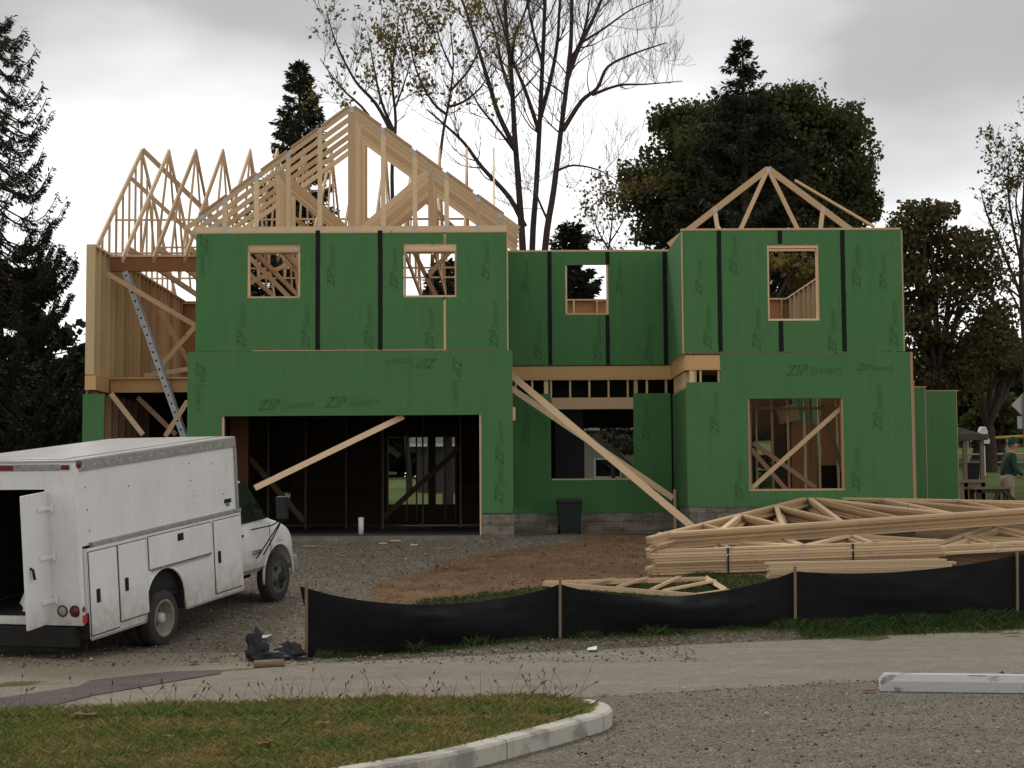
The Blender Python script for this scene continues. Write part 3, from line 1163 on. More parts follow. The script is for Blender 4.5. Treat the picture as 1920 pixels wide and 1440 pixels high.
# short nailing boards along the slopes
rng = random.Random(5)
for s_ in (-1, 1):
    for k in range(6):
        x = .06 + k * .60
        if x > hs - .1:
            continue
        h_ = .02 + .006 * (k % 2)
        p0 = Vector((cx + s_ * x, YF + .05, ap - sl * x + h_))
        p1 = Vector((cx + s_ * (x + .52), YF + .05, ap - sl * (x + .52) + h_))
        b = MB()
        b.bar(p0, p1, .09, .036, (0, 1, 0))
        b.build('nailing_board', M['old_pine'], house)
# main roof: trusses across the house, one every 0.61 m
YC = (YM - .1 + YB) / 2
ms = (YB - YM) - .0
rise_px = PZ(277, YC, 400) - ZB
mw = truss_mesh(ms, rise_px - .15, .15, .45, 'fan', slope=(rise_px - .1) / (ms / 2 + .1))
mg = truss_mesh(ms, rise_px - .15, .15, .45, 'gable', slope=(rise_px - .1) / (ms / 2 + .1))
x0 = PX(266, YC, 277)
for k in range(14):
    put(mg if k == 0 else mw, (x0 + k * .645, YC, ZB), R(90))
xe = x0 + 13 * .645
# boards that tie the trusses together
barpart('tie_board', M['old_pine'], house, (x0, YC + .05, ZB + rise_px - .02), (x0 + 2.6, YC + .05, ZB + .55), .038, .12)
barpart('tie_board', M['pine'], house, (x0 - .05, YC - 1.0, ZB + rise_px - .9), (x0 + 2.2, YC - 1.0, ZB + .15), .038, .1)
for yy, zz in ((YC - 2.2, 1.02), (YC + 2.0, 1.05), (YC - .5, .16), (YC + 1.2, .16), (YC - 2.9, .16)):
    for k in range(4):
        a = x0 - .1 + k * 1.98
        barpart('tie_board', M['pine'], house, (a, yy + .045 * (k % 2), ZB + zz), (a + 2.05, yy + .045 * (k % 2), ZB + zz), .06, .038)
for a, c, z0_, z1_ in ((-5.6, -3.4, 2.0, .25), (-3.6, -1.4, .2, 2.0), (-1.9, -.2, 1.9, .2)):
    barpart('tie_board', M['old_pine'], house, (a, YC - 1.6, ZB + z0_), (c, YC - 1.6, ZB + z1_), .038, .1)
# braces seen through the upper windows
for a, c, Y in (((775, 470), (840, 600), 35), ((905, 500), (828, 600), 36), ((470, 530), (570, 480), 37), ((465, 480), (545, 560), 35.5), ((520, 470), (575, 530), 36), ((850, 465), (800, 520), 35)):
    barpart('brace_board', M['pine'], house, P(*a, Y), P(*c, Y), .038, .1)
# truss over the right bump
bx = PX(1440, YM + .1, 310)
bz = PZ(309, YM + .1, 1440)
bh_ = bx - PX(1254, YM + .1, 465)
bm = truss_mesh(bh_ * 2 - .3, bz - ZT - .0, 0.0, .15, 'V', slope=.765, chord=.13)
put(bm, (bx, YM + .1, ZT - .0))
barpart('loose_board', M['pine'], house, P(1490, 338, YM + .5), P(1640, 426, YM + .3), .09, .045)
# ------------------------------------------------------------------ braces, ladder, small things by the house
def board_thing(name, label, cat, p0, p1, w_, h, mat='pine', group=None, side=(0, 1, 0)):
    o = barpart(name, M[mat], None, p0, p1, w_, h, side)
    return tag(o, label, cat, group)


def on_ground(x, y, Y):
    p = P(x, y, Y)
    return Vector((p.x, p.y, gz(p.x, p.y)))


board_thing('brace_board', 'long pale board propped diagonally across the dark garage opening', 'board', P(756, 781, YF + .25), P(478, 915, YF - 1.2), .04, .11)
board_thing('brace_board', 'long upper board slanting from the garage wing down to the ground at the truss pile', 'board', P(957, 702, YF + .7), P(1303, 992, YF - 1.4), .05, .13)
board_thing('brace_board', 'shorter lower board slanting under the long brace to a stake', 'board', P(957, 727, YM - .4), P(1262, 934, YM - .8), .045, .12)
q = P(1265, 934, YM - .85)
board_thing('stake', 'short wooden stake that holds the foot of the lower brace', 'stake', (q.x, q.y, gz(q.x, q.y) - .1), (q.x, q.y, q.z + .18), .06, .05, 'old_pine')

lad = thing('ladder', 'tall aluminium extension ladder leaning in the open left bay', 'ladder', (PX(345, 33.2), 33.2, 1.2))
a0, a1 = P(350, 830, 33.3), P(240, 520, 33.5)
a1 = a0 + (a1 - a0) * 1.03
dv = Vector((.0, .26, 0))
for s_ in (-1, 1):
    b = MB()
    b.bar(a0 + dv * s_ * .5, a1 + dv * s_ * .5, .028, .115, (0, 1, 0))
    b.build('rail', M['alu'], lad)
b = MB()
n_ = 20
for k in range(n_):
    t_ = (k + .5) / n_
    c_ = a0.lerp(a1, t_)
    b.tube([c_ - dv * .56, c_ + dv * .56], .028, 8)
for k in range(n_):
    b_ = MB()
    t_ = (k + .5) / n_
    c_ = a0.lerp(a1, t_)
    b_.tube([c_ - dv * .56, c_ + dv * .56], .024, 8)
    b_.build('rung', M['black'] if k % 1 == 0 else M['alu'], lad, smooth=True)

# wheelie bin in the recess
bp = on_ground(1068, 998, YM - .75)
bin_ = thing('wheelie_bin', 'dark green wheelie bin standing against the recessed wall', 'bin', bp)
bm_ = simple('bin_plastic', (.012, .022, .018), .5, .2, 8)


def bin_body(root, mat, w_, d_, h_, lidm=None, wheel=True):
    L = OFF[root.name]
    b = MB()
    for (z0, s0, z1, s1) in ((.0, .78, h_ * .86, 1.0), (h_ * .86, 1.06, h_ * .9, 1.06)):
        c = []
        for z, s_ in ((z0, s0), (z1, s1)):
            for ux_, uy_ in ((-1, -1), (1, -1), (1, 1), (-1, 1)):
                c.append((L.x + ux_ * w_ / 2 * s_, L.y + uy_ * d_ / 2 * s_, L.z + z + .03))
        b.hexa(c)
    b.build('body', mat, root, bevel=.015)
    b = MB()
    c = []
    for z, s_ in ((h_ * .9 + .003, 1.08), (h_, .92)):
        for ux_, uy_ in ((-1, -1), (1, -1), (1, 1), (-1, 1)):
            c.append((L.x + ux_ * w_ / 2 * s_, L.y + uy_ * d_ / 2 * s_, L.z + z + .03))
    b.hexa(c)
    b.build('lid', mat, root, bevel=.02)
    if wheel:
        for s_ in (-1, 1):
            b = MB()
            b.lathe([(-.025, .02), (-.025, .1), (.025, .1), (.025, .02)], (L.x + s_ * w_ * .42, L.y + d_ * .4, L.z + .1), (1, 0, 0), 16)
            b.build('wheel', M['black'], root)
        b = MB()
        b.tube([(L.x - w_ * .4, L.y + d_ * .56, L.z + h_ * .92), (L.x + w_ * .4, L.y + d_ * .56, L.z + h_ * .92)], .015, 8)
        b.build('handle', mat, root)


bin_body(bin_, bm_, .50, .55, .70)
# green offcut, white pipe, scraps on the gravel
p = on_ground(1215, 995, YM - 1.0)
b = MB()
b.box(p.x - .55, p.x + .55, p.y - .25, p.y + .25, p.z + .01, p.z + .022)
tag(b.build('sheathing_offcut', M['green']), 'green sheathing offcut lying flat before the recessed wall', 'offcut')
p = P(677, 992, YF + 1.2)
b = MB()
b.lathe([(0, .0), (0, .055), (.34, .055), (.34, .045), (.05, .045), (.05, 0)], (p.x, p.y, 1.2), (0, 0, 1), 20)
tag(b.build('white_pipe', M['white_paint'], smooth=True), 'short white plastic pipe standing upright in the dark garage', 'pipe')
rng = random.Random(11)
for i, (x, y, Y, L_, lab) in enumerate(((580, 1014, 29.9, .26, 'orange wood offcut lying on gravel near the truck hood'), (718, 1012, 30.2, .14, 'small wood chip lying before the middle of the garage opening'),
                                    (742, 1008, 30.5, .18, 'pale stone-like scrap at the garage threshold'), (776, 1014, 30.0, .13, 'small wood chip lying right of the threshold scrap'))):
    p = on_ground(x, y, Y)
    a_ = rng.uniform(-.5, .5)
    b = MB()
    b.bar((p.x - L_ / 2, p.y, p.z + .03), (p.x + L_ / 2, p.y + a_ * .1, p.z + .03), .06, .025)
    tag(b.build('wood_scrap', M['pine' if i else 'old_pine']), lab, 'wood scrap', 'wood scraps on the gravel')
for x, y, s_, lab in ((487, 1164, .15, 'white paper scrap on gravel between truck and silt fence'), (1110, 1222, .07, 'small white paper scrap on the road edge below the silt fence')):
    Y = 22.0 if y < 1200 else 20.4
    p = on_ground(x, y, Y)
    b = MB()
    b.poly([(p.x - s_, p.y - .12, p.z + .03), (p.x + s_ * .7, p.y - .15, p.z + .04), (p.x + s_, p.y + .1, p.z + .06), (p.x - s_ * .6, p.y + .14, p.z + .035)])
    o = b.build('paper_scrap', M['white_paint'])
    o.modifiers.new('t', 'SOLIDIFY').thickness = .004
    tag(o, lab, 'litter')

# ------------------------------------------------------------------ the service truck
def unpx(p):          # photo column on the truck's flank -> distance ahead of the rear axle
    o = (927 - p) / 3000
    return (4.43 - 21.5 * o) / (.343 + .93 * o)


ty = R(69.7)
left = Vector((-math.sin(ty), math.cos(ty), 0))
tp = Vector((-4.43, 21.5, 0)) + left * 1.06
tp.z = .0
TM = Matrix.Translation((tp.x, tp.y, .0)) @ Matrix.Rotation(ty, 4, 'Z') @ Matrix.Rotation(R(-6.0), 4, 'Y')
truck = thing('service_truck', 'white utility box truck parked nose up the gravel drive with a rear door open', 'truck', mat=TM)
WHT = NT('truck_white', .38, .5)
f_ = WHT.noise(WHT.obj((1, 1, .5)), 2.2, 6, .65)
g_ = WHT.noise(WHT.obj((3, 3, .8)), 2.5, 6, .7)
_tc = WHT.n('ShaderNodeTexCoord')
_sp = WHT.n('ShaderNodeSeparateXYZ')
WHT.l(_tc.outputs['Object'], _sp.inputs[0])
_mr = WHT.n('ShaderNodeMapRange', i_1=1.25, i_2=.40, i_3=0.0, i_4=1.0)
WHT.l(_sp.outputs[2], _mr.inputs[0])
_mu = WHT.n('ShaderNodeMath', operation='MULTIPLY')
WHT.l(_mr.outputs[0], _mu.inputs[0])
WHT.l(WHT.noise(WHT.obj((1, 1, 1)), 7, 6, .75), _mu.inputs[1])
_mud = WHT.ramp(_mu.outputs[0], [(.18, (0, 0, 0)), (.62, (.8, .8, .8))])
_spk = WHT.ramp(WHT.noise(WHT.obj((1, 1, 1)), 16, 2, .5), [(.70, (0, 0, 0)), (.74, (.35, .35, .35))])
WHT.color(WHT.mix(_spk, WHT.mix(_mud, WHT.mix(WHT.ramp(g_, [(.55, (0, 0, 0)), (.78, (.5, .5, .5))]), WHT.ramp(f_, [(.3, (.70, .69, .665)), (.7, (.80, .79, .77))]), (.55, .49, .40)), (.30, .25, .19)), (.33, .30, .27)))
WHT = WHT.mat
GREY = simple('weathered_trim', (.33, .32, .30), .6, .35, 14, .2)
GLASS = NT('tinted_glass', .05, .6).color((.012, .014, .014)).mat
RUB = simple('tyre_rubber', (.045, .042, .038), .9, .35, 12, bump=.2)
STEEL = simple('wheel_steel', (.25, .23, .185), .6, .35, 6, .1)
DSTEEL = simple('dark_wheel_steel', (.09, .085, .08), .55, .4, 6, .1)
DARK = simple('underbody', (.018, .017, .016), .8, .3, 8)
REDL = simple('red_lens', (.16, .012, .014), .3, .2, 20, spec=.5)
AMB = simple('clear_lens', (.34, .33, .22), .3, .2, 20, spec=.5)
REDT = simple('red_tape', (.55, .03, .025), .5, .2, 20)
XB0, XB1 = -1.75, 2.17          # box
WB = 1.05
ZS, ZMID, ZR = .42, 1.56, 2.64


def tb(name, mat, x0, x1, y0, y1, z0, z1, parent=truck, bevel=.006):
    return boxpart(name, mat, parent, x0, x1, y0, y1, z0, z1, bevel)


# box shell
side_r = tb('side_panel', WHT, XB0 + .02, XB1, -WB, -WB + .04, ZMID, ZR - .03)
tb('side_panel', WHT, XB0 + .02, XB1, WB - .04, WB, .62, ZR - .03)
tb('bulkhead', WHT, XB1 - .04, XB1 - .005, -WB + .042, WB - .042, .7, ZR - .03)
b = MB()
b.box(XB0 - .01, XB1 + .01, -WB - .012, WB + .012, ZR - .03, ZR)
b.box(XB0 + .1, XB1 - .1, -WB + .2, WB - .2, ZR, ZR + .012)
b.build('roof', simple('box_roof', (.43, .42, .39), .32, .18, 1.2, spec=.5), truck, bevel=.012)
tb('cargo_floor', DARK, XB0 + .05, XB1 - .05, -WB + .045, WB - .045, .62, .70)
tb('shade_lining', DARK, XB0 + .06, XB1 - .06, WB - .06, WB - .042, .71, ZR - .05)  # dark sheets put in so the unlit cargo space looks black
tb('shade_lining', DARK, XB0 + .06, XB1 - .06, -WB + .042, -WB + .06, .71, ZR - .05)
tb('shade_lining', DARK, XB1 - .06, XB1 - .042, -WB + .065, WB - .065, .71, ZR - .05)
tb('shade_lining', DARK, XB0 + .06, XB1 - .06, -WB + .065, WB - .065, ZR - .06, ZR - .045)
# rear frame with the doorway
b = MB()
hy, hz = .60, (.70, 2.28)
b.grid([-WB, -hy, hy, WB], [.60, hz[0], hz[1], ZR - .032], lambda y, z: not (abs(y) < hy and hz[0] < z < hz[1]), lambda y, z, d: (XB0 + d, y, z), .05)
fr = b.build('rear_frame', WHT, truck)
tb('corner_post', WHT, XB0 - .012, XB0 + .06, -WB - .016, -WB + .03, .62, ZR - .035)
tb('bumper', DARK, XB0 - .06, XB0 + .1, -.95, .95, .34, .58)
tb('step', DARK, XB0 - .0, XB0 + .6, -.7, .9, .27, .335)  # dark slab added in place of the black shadow under the tail
tb('chassis', DARK, XB0 + .2, 3.6, -.42, .42, .36, .62)
tb('underbody', DARK, XB0 + .3, XB1, -.95, .95, .50, .615)  # broad slab added, with the axle, to darken the ground beneath
tb('rear_axle', DARK, -.12, .2, -.7, .7, .28, .46)
# trims on the flank
t1 = tb('trim_rail', GREY, XB0 + .06, XB1 + .012, -WB - .02, -WB - .001, ZR - .15, ZR - .032)
b = MB()
b.lathe([(0, .016), (.006, .011), (.007, 0)], (0, 0, 0), (0, -1, 0), 10)
rv = b.mesh('rivet', simple('bright_rivet', (.52, .52, .50), .4, .1, 4))
for k in range(15):
    o = bpy.data.objects.new('rivet', rv)
    link(o, t1)
    o.location = (XB0 + .15 + k * .255, -WB - .0205, ZR - .09)
    OFF[o.name] = Vector((0, 0, 0))
tb('trim_rail', GREY, XB0 + .22, XB1 + .012, -WB - .06, -WB - .001, ZMID - .02, ZMID + .035)
tb('trim_rail', GREY, XB1 - .045, XB1 + .014, -WB - .024, -WB - .001, ZMID + .04, ZR - .155)
# lower skirt with the wheel arch
ys0, ys1 = -WB - .05, -WB + .22
arch_c, arch_r = .07, .47
xs_ = unpx(175), XB1
pts = [(xs_[0], ZS), (arch_c - arch_r, ZS)]
for k in range(15):
    a_ = math.pi * (1 - k / 14)
    pts.append((arch_c + arch_r * math.cos(a_), .60 + arch_r * .92 * math.sin(a_)))
pts += [(arch_c + arch_r, ZS), (xs_[1], ZS), (xs_[1], ZMID - .022), (xs_[0], ZMID - .022)]
b = MB()
n_ = len(pts)
b.poly([(x, ys0, z) for x, z in pts])
b.poly([(x, ys1, z) for x, z in reversed(pts)])
for i in range(n_):
    (x0_, z0_), (x1_, z1_) = pts[i], pts[(i + 1) % n_]
    b.poly([(x0_, ys1, z0_), (x1_, ys1, z1_), (x1_, ys0, z1_), (x0_, ys0, z0_)], 1)
b.build('skirt', [WHT, DARK], truck)
b = MB()
al = [(arch_c + (arch_r + .015) * math.cos(math.pi * (1 - k / 20)), ys0 - .006, .60 + (arch_r + .015) * .92 * math.sin(math.pi * (1 - k / 20))) for k in range(21)]
b.tube([(al[0][0], al[0][1], ZS)] + al + [(al[-1][0], al[-1][1], ZS)], .014, 6)
b.build('arch_trim', WHT, truck, smooth=True)
tb('wheel_well', DARK, arch_c - .6, arch_c + .6, -WB + .225, -.3, .62, 1.2)
tb('side_panel', DARK, XB0 + .3, XB1, WB - .0, WB + .05, ZS, 1.5)


tb('corner_panel', WHT, xs_[0] - .008, xs_[0] - .002, ys0 + .002, ys1, .74, ZMID - .022)


def door(xa, xb, za, zb, handle, hz_=None, vertical=True):
    d = MB()
    g = .012
    d.box(xa + g, xb - g, ys0 - .016, ys0 - .001, za + g, zb - g)
    o = d.build('storage_door', WHT, truck, bevel=.006)
    b = MB()
    for x in ((xa, xb)):
        b.box(x - .006, x + .006, ys0 - .004, ys0 - .0005, za, zb)
    for z in (za, zb):
        b.box(xa + .007, xb - .007, ys0 - .004, ys0 - .0005, z - .005, z + .005)
    b.build('door_gap', M['black'], o)
    hx = handle
    w2, h2 = (.04, .085) if vertical else (.075, .05)
    b = MB()
    b.box(hx - w2, hx + w2, ys0 - .024, ys0 - .0165, hz_ - h2, hz_ + h2)
    h_ = b.build('handle', M['black'], o, bevel=.008)
    b = MB()
    b.box(hx - w2 * .55, hx + w2 * .55, ys0 - .034, ys0 - .0245, hz_ - h2 * .7, hz_ + h2 * .7)
    b.build('handle_lever', DARK, o, bevel=.004)
    return o


door(unpx(177), unpx(229), ZS + .03, ZMID - .07, unpx(191), .93)
door(unpx(230.5), unpx(283), ZS + .09, ZMID - .07, unpx(243), .97)
door(unpx(286), unpx(401), 1.06, ZMID - .06, unpx(344), 1.40, False)
door(unpx(405), unpx(455) - .03, ZS + .05, ZMID - .06, unpx(413), .98)
b = MB()
b.bar((unpx(290), ys0 - .012, 1.045), (unpx(397), ys0 - .012, 1.045), .02, .022)
b.build('hinge_rail', GREY, truck)
# grime along the lower edge
tb('sill_trim', GREY, unpx(176), arch_c - arch_r - .02, ys0 - .012, ys0 - .0, ZS - .025, ZS - .002)
tb('sill_trim', GREY, arch_c + arch_r + .02, XB1, ys0 - .012, ys0 - .0, ZS - .025, ZS - .002)
for x_, z_ in ((-1.55, 2.28), (-1.53, 2.0), (-1.5, 1.74), (-.6, 2.2), (.9, 2.36), (.92, 2.12), (1.0, 1.9), (1.5, 2.3), (1.78, 1.84)):
    q = MB()
    q.lathe([(0, .012), (.002, .011), (.0025, 0)], (x_, -WB - .0005, z_), (0, -1, 0), 10)
    q.build('screw_hole', DARK, side_r)
# small dark decal by the cab
b = MB()
b.box(1.80, 2.0, -WB - .004, -WB - .001, 1.70, 1.76)
b.build('decal', M['black'], truck)
b = MB()
b.box(1.84, 1.95, -WB - .004, -WB - .001, 1.655, 1.695)
b.build('decal', simple('blue_print', (.12, .2, .4), .5, .1), truck)
# open rear door: hinged at the right frame, swung out
yh = -.62
dth = R(96)
dx, dy = -math.sin(dth), math.cos(dth)     # from the hinge outwards
dw = .58
b = MB()
hp = Vector((XB0 - .03, yh, 0))
ep = hp + Vector((dx, dy, 0)) * dw
nrm = Vector((-dy, dx, 0)) * .035
c = []
for z in (.64, 2.26):
    c += [(hp.x, hp.y, z), (ep.x, ep.y, z), (ep.x + nrm.x, ep.y + nrm.y, z), (hp.x + nrm.x, hp.y + nrm.y, z)]
b.hexa(c)
rd = b.build('rear_door', WHT, truck, bevel=.008)
outn = -nrm.normalized() if nrm.y > 0 else nrm.normalized()
for z in (.92, 1.46, 2.06):
    b = MB()
    q0 = hp + Vector((dx, dy, 0)) * .26 + outn * (.012 if nrm.y > 0 else .047)
    q1 = hp + Vector((.0, -.02, 0)) + outn * (.012 if nrm.y > 0 else .047)
    q0.z = z - .0
    q1.z = z
    b.bar(q0, q1, .02, .055)
    b.lathe([(-.05, .022), (.05, .022)], (q1.x, q1.y - .02, z), (0, 0, 1), 12)
    b.build('hinge', WHT, rd, bevel=.005)
b = MB()
q0 = hp + Vector((dx, dy, 0)) * .47 + outn * .02
b.tube([(q0.x, q0.y, 1.38), (q0.x, q0.y - .05, 1.36), (q0.x + .02, q0.y - .055, 1.24)], .018, 8)
b.build('handle', M['black'], rd, smooth=True)
# lamps on the rear frame
for y, mt in ((-.80, AMB), (-.98, REDL)):
    b = MB()
    b.lathe([(0, .062), (-.012, .062), (-.02, .05), (-.026, 0)], (XB0 - .001, y + .02, .78), (1, 0, 0), 24)
    o = b.build('rear_lamp', mt, truck, smooth=True)
    b = MB()
    b.lathe([(-.0, .07), (-.016, .072), (-.016, .060)], (XB0 - .002, y + .02, .78), (1, 0, 0), 24)
    b.build('lamp_ring', M['black'], o)
for y in (-.92, -.1, .0, .92):
    tb('clearance_lamp', REDL, XB0 - .02, XB0 - .001, y - .06, y + .06, ZR - .12, ZR - .06)
tb('header_rail', GREY, XB0 - .008, XB0 - .001, -.84, .84, ZR - .13, ZR - .05)
b = MB()
b.lathe([(0, .05), (.012, .048), (.02, 0)], (XB0 + .06, -WB - .02, ZR - .06), (0, -1, 0), 20)
b.build('marker_lamp', REDL, truck, smooth=True)
b = MB()
b.poly([(XB0 - .02, -WB - .0185, .80), (XB0 + .02, -WB - .0185, .845), (XB0 + .06, -WB - .0185, .80), (XB0 + .02, -WB - .0185, .755)])
b.build('reflector', REDL, truck)
tb('reflective_tape', REDT, XB0 - .016, unpx(176) - .01, -WB - .024, -WB - .0165, .63, .73)
# wheels
def wheel(x, y, rear, outer=True):
    rr = .372
    wroot = MB()
    hw = .105
    prof = [(-hw, .25), (-hw - .0, .335), (-hw * .86, rr - .012), (-hw * .6, rr), (hw * .6, rr), (hw * .86, rr - .012), (hw, .335), (hw, .25)]
    wroot.lathe([(t, r) for t, r in prof], (x, y, rr), (0, -1, 0), 40)
    o = wroot.build('wheel', RUB, truck, smooth=True)
    b = MB()
    if rear:
        b.lathe([(hw - .002, .252), (hw + .006, .232), (hw - .012, .212), (-.02, .195), (-.045, .12), (-.045, .085), (.01, .085), (.03, .07), (.035, .0)], (x, y, rr), (0, -1, 0), 32)
        b.build('rim', STEEL, o, smooth=True)
        b = MB()
        b.lathe([(.036, .072), (.075, .068), (.085, .05), (.086, 0)], (x, y, rr), (0, -1, 0), 24)
        b.build('hub_cap', WHT, o, smooth=True)
        b = MB()
        for k in range(8):
            a_ = k * math.pi / 4
            b.lathe([(-.044, .014), (-.02, .014), (-.019, 0)], (x + .105 * math.cos(a_), y, rr + .105 * math.sin(a_)), (0, -1, 0), 8)
        b.build('wheel_nuts', DARK, o)
    else:
        b.lathe([(hw - .002, .252), (hw + .006, .232), (hw - .02, .205), (hw - .03, .17), (hw + .02, .11), (hw + .045, .085), (hw + .06, .05), (hw + .06, 0)], (x, y, rr), (0, -1, 0), 32)
        b.build('rim', DSTEEL, o, smooth=True)
        b = MB()
        for k in range(4):
            a_ = .5 + k * math.pi / 2
            b.lathe([(hw - .026, .036), (hw + .003, .034), (hw + .003, 0)], (x + .165 * math.cos(a_), y, rr + .165 * math.sin(a_)), (0, -1, 0), 14)
        b.build('hand_holes', M['black'], o)
        b = MB()
        b.lathe([(hw + .04, .098), (hw + .075, .075), (hw + .08, 0)], (x, y, rr), (0, -1, 0), 24)
        b.build('hub_cap', DARK, o, smooth=True)


wheel(.05, -.98, True)
wheel(.05, -.74, True)
wheel(.05, .74, True)
wheel(.05, .98, True)
wheel(3.53, -.85, False)
wheel(3.53, .85, False)
# cab: cross-sections lofted from the box to the nose
secs = [  # x, half sill, z sill, half belt, z belt, half top, z top, z crown
    (2.06, .93, .50, .99, 1.30, .84, 2.02, 2.08),
    (2.60, .93, .50, .99, 1.30, .83, 2.02, 2.08),
    (2.78, .93, .50, .99, 1.30, .80, 1.96, 2.02),
    (3.02, .93, .50, .985, 1.28, .80, 1.66, 1.71),
    (3.30, .93, .50, .975, 1.24, .82, 1.36, 1.42),
    (3.52, .93, .50, .965, 1.19, .84, 1.27, 1.31),
    (3.82, .93, .50, .95, 1.12, .82, 1.20, 1.24),
    (4.04, .92, .48, .92, 1.02, .76, 1.11, 1.15),
    (4.17, .88, .46, .86, .92, .66, 1.00, 1.03),
    (4.23, .80, .48, .78, .80, .55, .86, .88),
]
b = MB()
ring = []
for x, ws, zs_, wb_, zb_, wt, zt, zc in secs:
    half = [(ws - .06, zs_), (ws, zs_ + .05), (wb_ + .012, zs_ * .45 + zb_ * .55), (wb_, zb_), ((wb_ + wt) / 2 + .018, (zb_ + zt) / 2), (wt, zt), (wt * .8, zt * .35 + zc * .65 + .012), (0, zc + .012)]
    pr = [(x, -y, z) for y, z in half] + [(x, y, z) for y, z in reversed(half[:-1])]
    ring.append(pr)
base = 0
for pr in ring:
    b.v += pr
n_ = len(ring[0])
for i in range(len(ring) - 1):
    for k in range(n_):
        k2 = (k + 1) % n_
        b.f.append((i * n_ + k, (i + 1) * n_ + k, (i + 1) * n_ + k2, i * n_ + k2))
        b.m.append(0)
b.f.append(tuple(range(n_)))
b.f.append(tuple((len(ring) - 1) * n_ + k for k in reversed(range(n_))))
b.m += [0, 0]
cabo = b.build('cab', WHT, truck, smooth=True)


def cut(o, prof, keep=True):
    """cut a cylinder-like notch out of the body with a boolean, then bake it"""
    q = MB()
    q.lathe([(-.001, 0), (0, prof[2]), (prof[3], prof[2]), (prof[3] + .001, 0)], (prof[0], prof[1], prof[4]), (0, 1, 0), 40)
    cut_o = bpy.data.objects.new('cutter', q.mesh('cutter', WHT))
    COL.objects.link(cut_o)
    cut_o.parent = truck
    md = o.modifiers.new('cut', 'BOOLEAN')
    md.operation = 'DIFFERENCE'
    md.object = cut_o
    md.solver = 'EXACT'
    bpy.context.view_layer.update()
    dg = bpy.context.evaluated_depsgraph_get()
    me = bpy.data.meshes.new_from_object(o.evaluated_get(dg))
    o.modifiers.clear()
    o.data = me
    bpy.data.objects.remove(cut_o)


sub = cabo.modifiers.new('s', 'SUBSURF')
sub.levels = sub.render_levels = 1
cut(cabo, (3.53, -1.2, .47, .62, .42))
tb('wheel_well', DARK, 3.0, 4.05, -.62, .62, .5, .95)
b = MB()
fl = [(3.53 + .475 * math.cos(math.pi * (1.06 - 1.12 * k / 20)), -.955 + .018 * abs(k - 10) / 10, .42 + .475 * math.sin(math.pi * (1.06 - 1.12 * k / 20))) for k in range(21)]
b.tube(fl, .022, 8)
b.build('wheel_flare', WHT, truck, smooth=True)
# side glass, door gap, handle
b = MB()
yy = lambda z: -(.99 + (.83 - .99) * (z - 1.30) / .72) - .014 - .02 * math.sin(math.pi * min(1, max(0, (z - 1.3) / .72)))
gl = [(2.13, 1.33), (3.14, 1.33), (3.05, 1.46), (2.80, 1.80), (2.68, 1.92), (2.13, 1.93)]
gl2 = []
b.poly([(x, yy(z), z) for x, z in gl])
b.poly([(x, yy(z) + .006, z) for x, z in reversed(gl)])
b.build('side_window', GLASS, truck)
b = MB()
b.poly([(x, -y_, z + .02) for x, y_, z in ((2.76, -.72, 2.0), (3.27, -.76, 1.43), (3.27, .76, 1.43), (2.76, .72, 2.0))])
b.build('windscreen', GLASS, truck)
b = MB()
for x in (3.19,):
    b.tube([(x, -1.006, .58), (x, -1.016, .9), (x, -1.0, 1.26)], .005, 4)
b.tube([(2.1, -1.006, .62), (3.15, -1.008, .62)], .006, 4)
b.build('door_gap', M['black'], truck)
b = MB()
b.bar((2.2, -1.02, 1.16), (2.36, -1.02, 1.16), .02, .04)
b.build('door_handle', M['black'], truck, bevel=.005)
cu = bpy.data.curves.new('lettering', 'FONT')
cu.body = 'G3500'
cu.size = .10
cu.extrude = .002
o = bpy.data.objects.new('tmp', cu)
COL.objects.link(o)
me = bpy.data.meshes.new_from_object(o.evaluated_get(bpy.context.evaluated_depsgraph_get()))
bpy.data.objects.remove(o)
me.name = 'lettering'
me.materials.append(M['black'])
o = bpy.data.objects.new('lettering', me)
link(o, truck)
OFF[o.name] = Vector((0, 0, 0))
o.location = (2.62, -1.014, .83)
o.rotation_euler = (R(90), 0, 0)
tb('front_bumper', GREY, 4.14, 4.31, -.88, .88, .42, .62, bevel=.03)
tb('headlight', AMB, 4.11, 4.20, -.80, -.52, .70, .86, bevel=.02)
tb('headlight', AMB, 4.11, 4.20, .52, .80, .70, .86, bevel=.02)
mir = MB()
mir.box(3.10, 3.17, -1.36, -1.17, 1.30, 1.66)
mo = mir.build('mirror', M['black'], truck, bevel=.03)
b = MB()
b.box(3.093, 3.098, -1.345, -1.185, 1.33, 1.63)
b.build('mirror_glass', simple('mirror_face', (.05, .05, .05), .25, .1, 5), mo)
b = MB()
b.tube([(3.12, -1.24, 1.30), (2.98, -1.16, 1.24), (2.62, -1.02, 1.22)], .011, 6)
b.tube([(3.12, -1.25, 1.30), (2.86, -1.1, .95), (2.70, -1.03, .78)], .011, 6)
b.tube([(3.14, -1.25, 1.30), (3.02, -1.12, 1.0), (2.92, -1.03, .80)], .011, 6)
b.build('mirror_bracket', M['black'], mo, smooth=True)
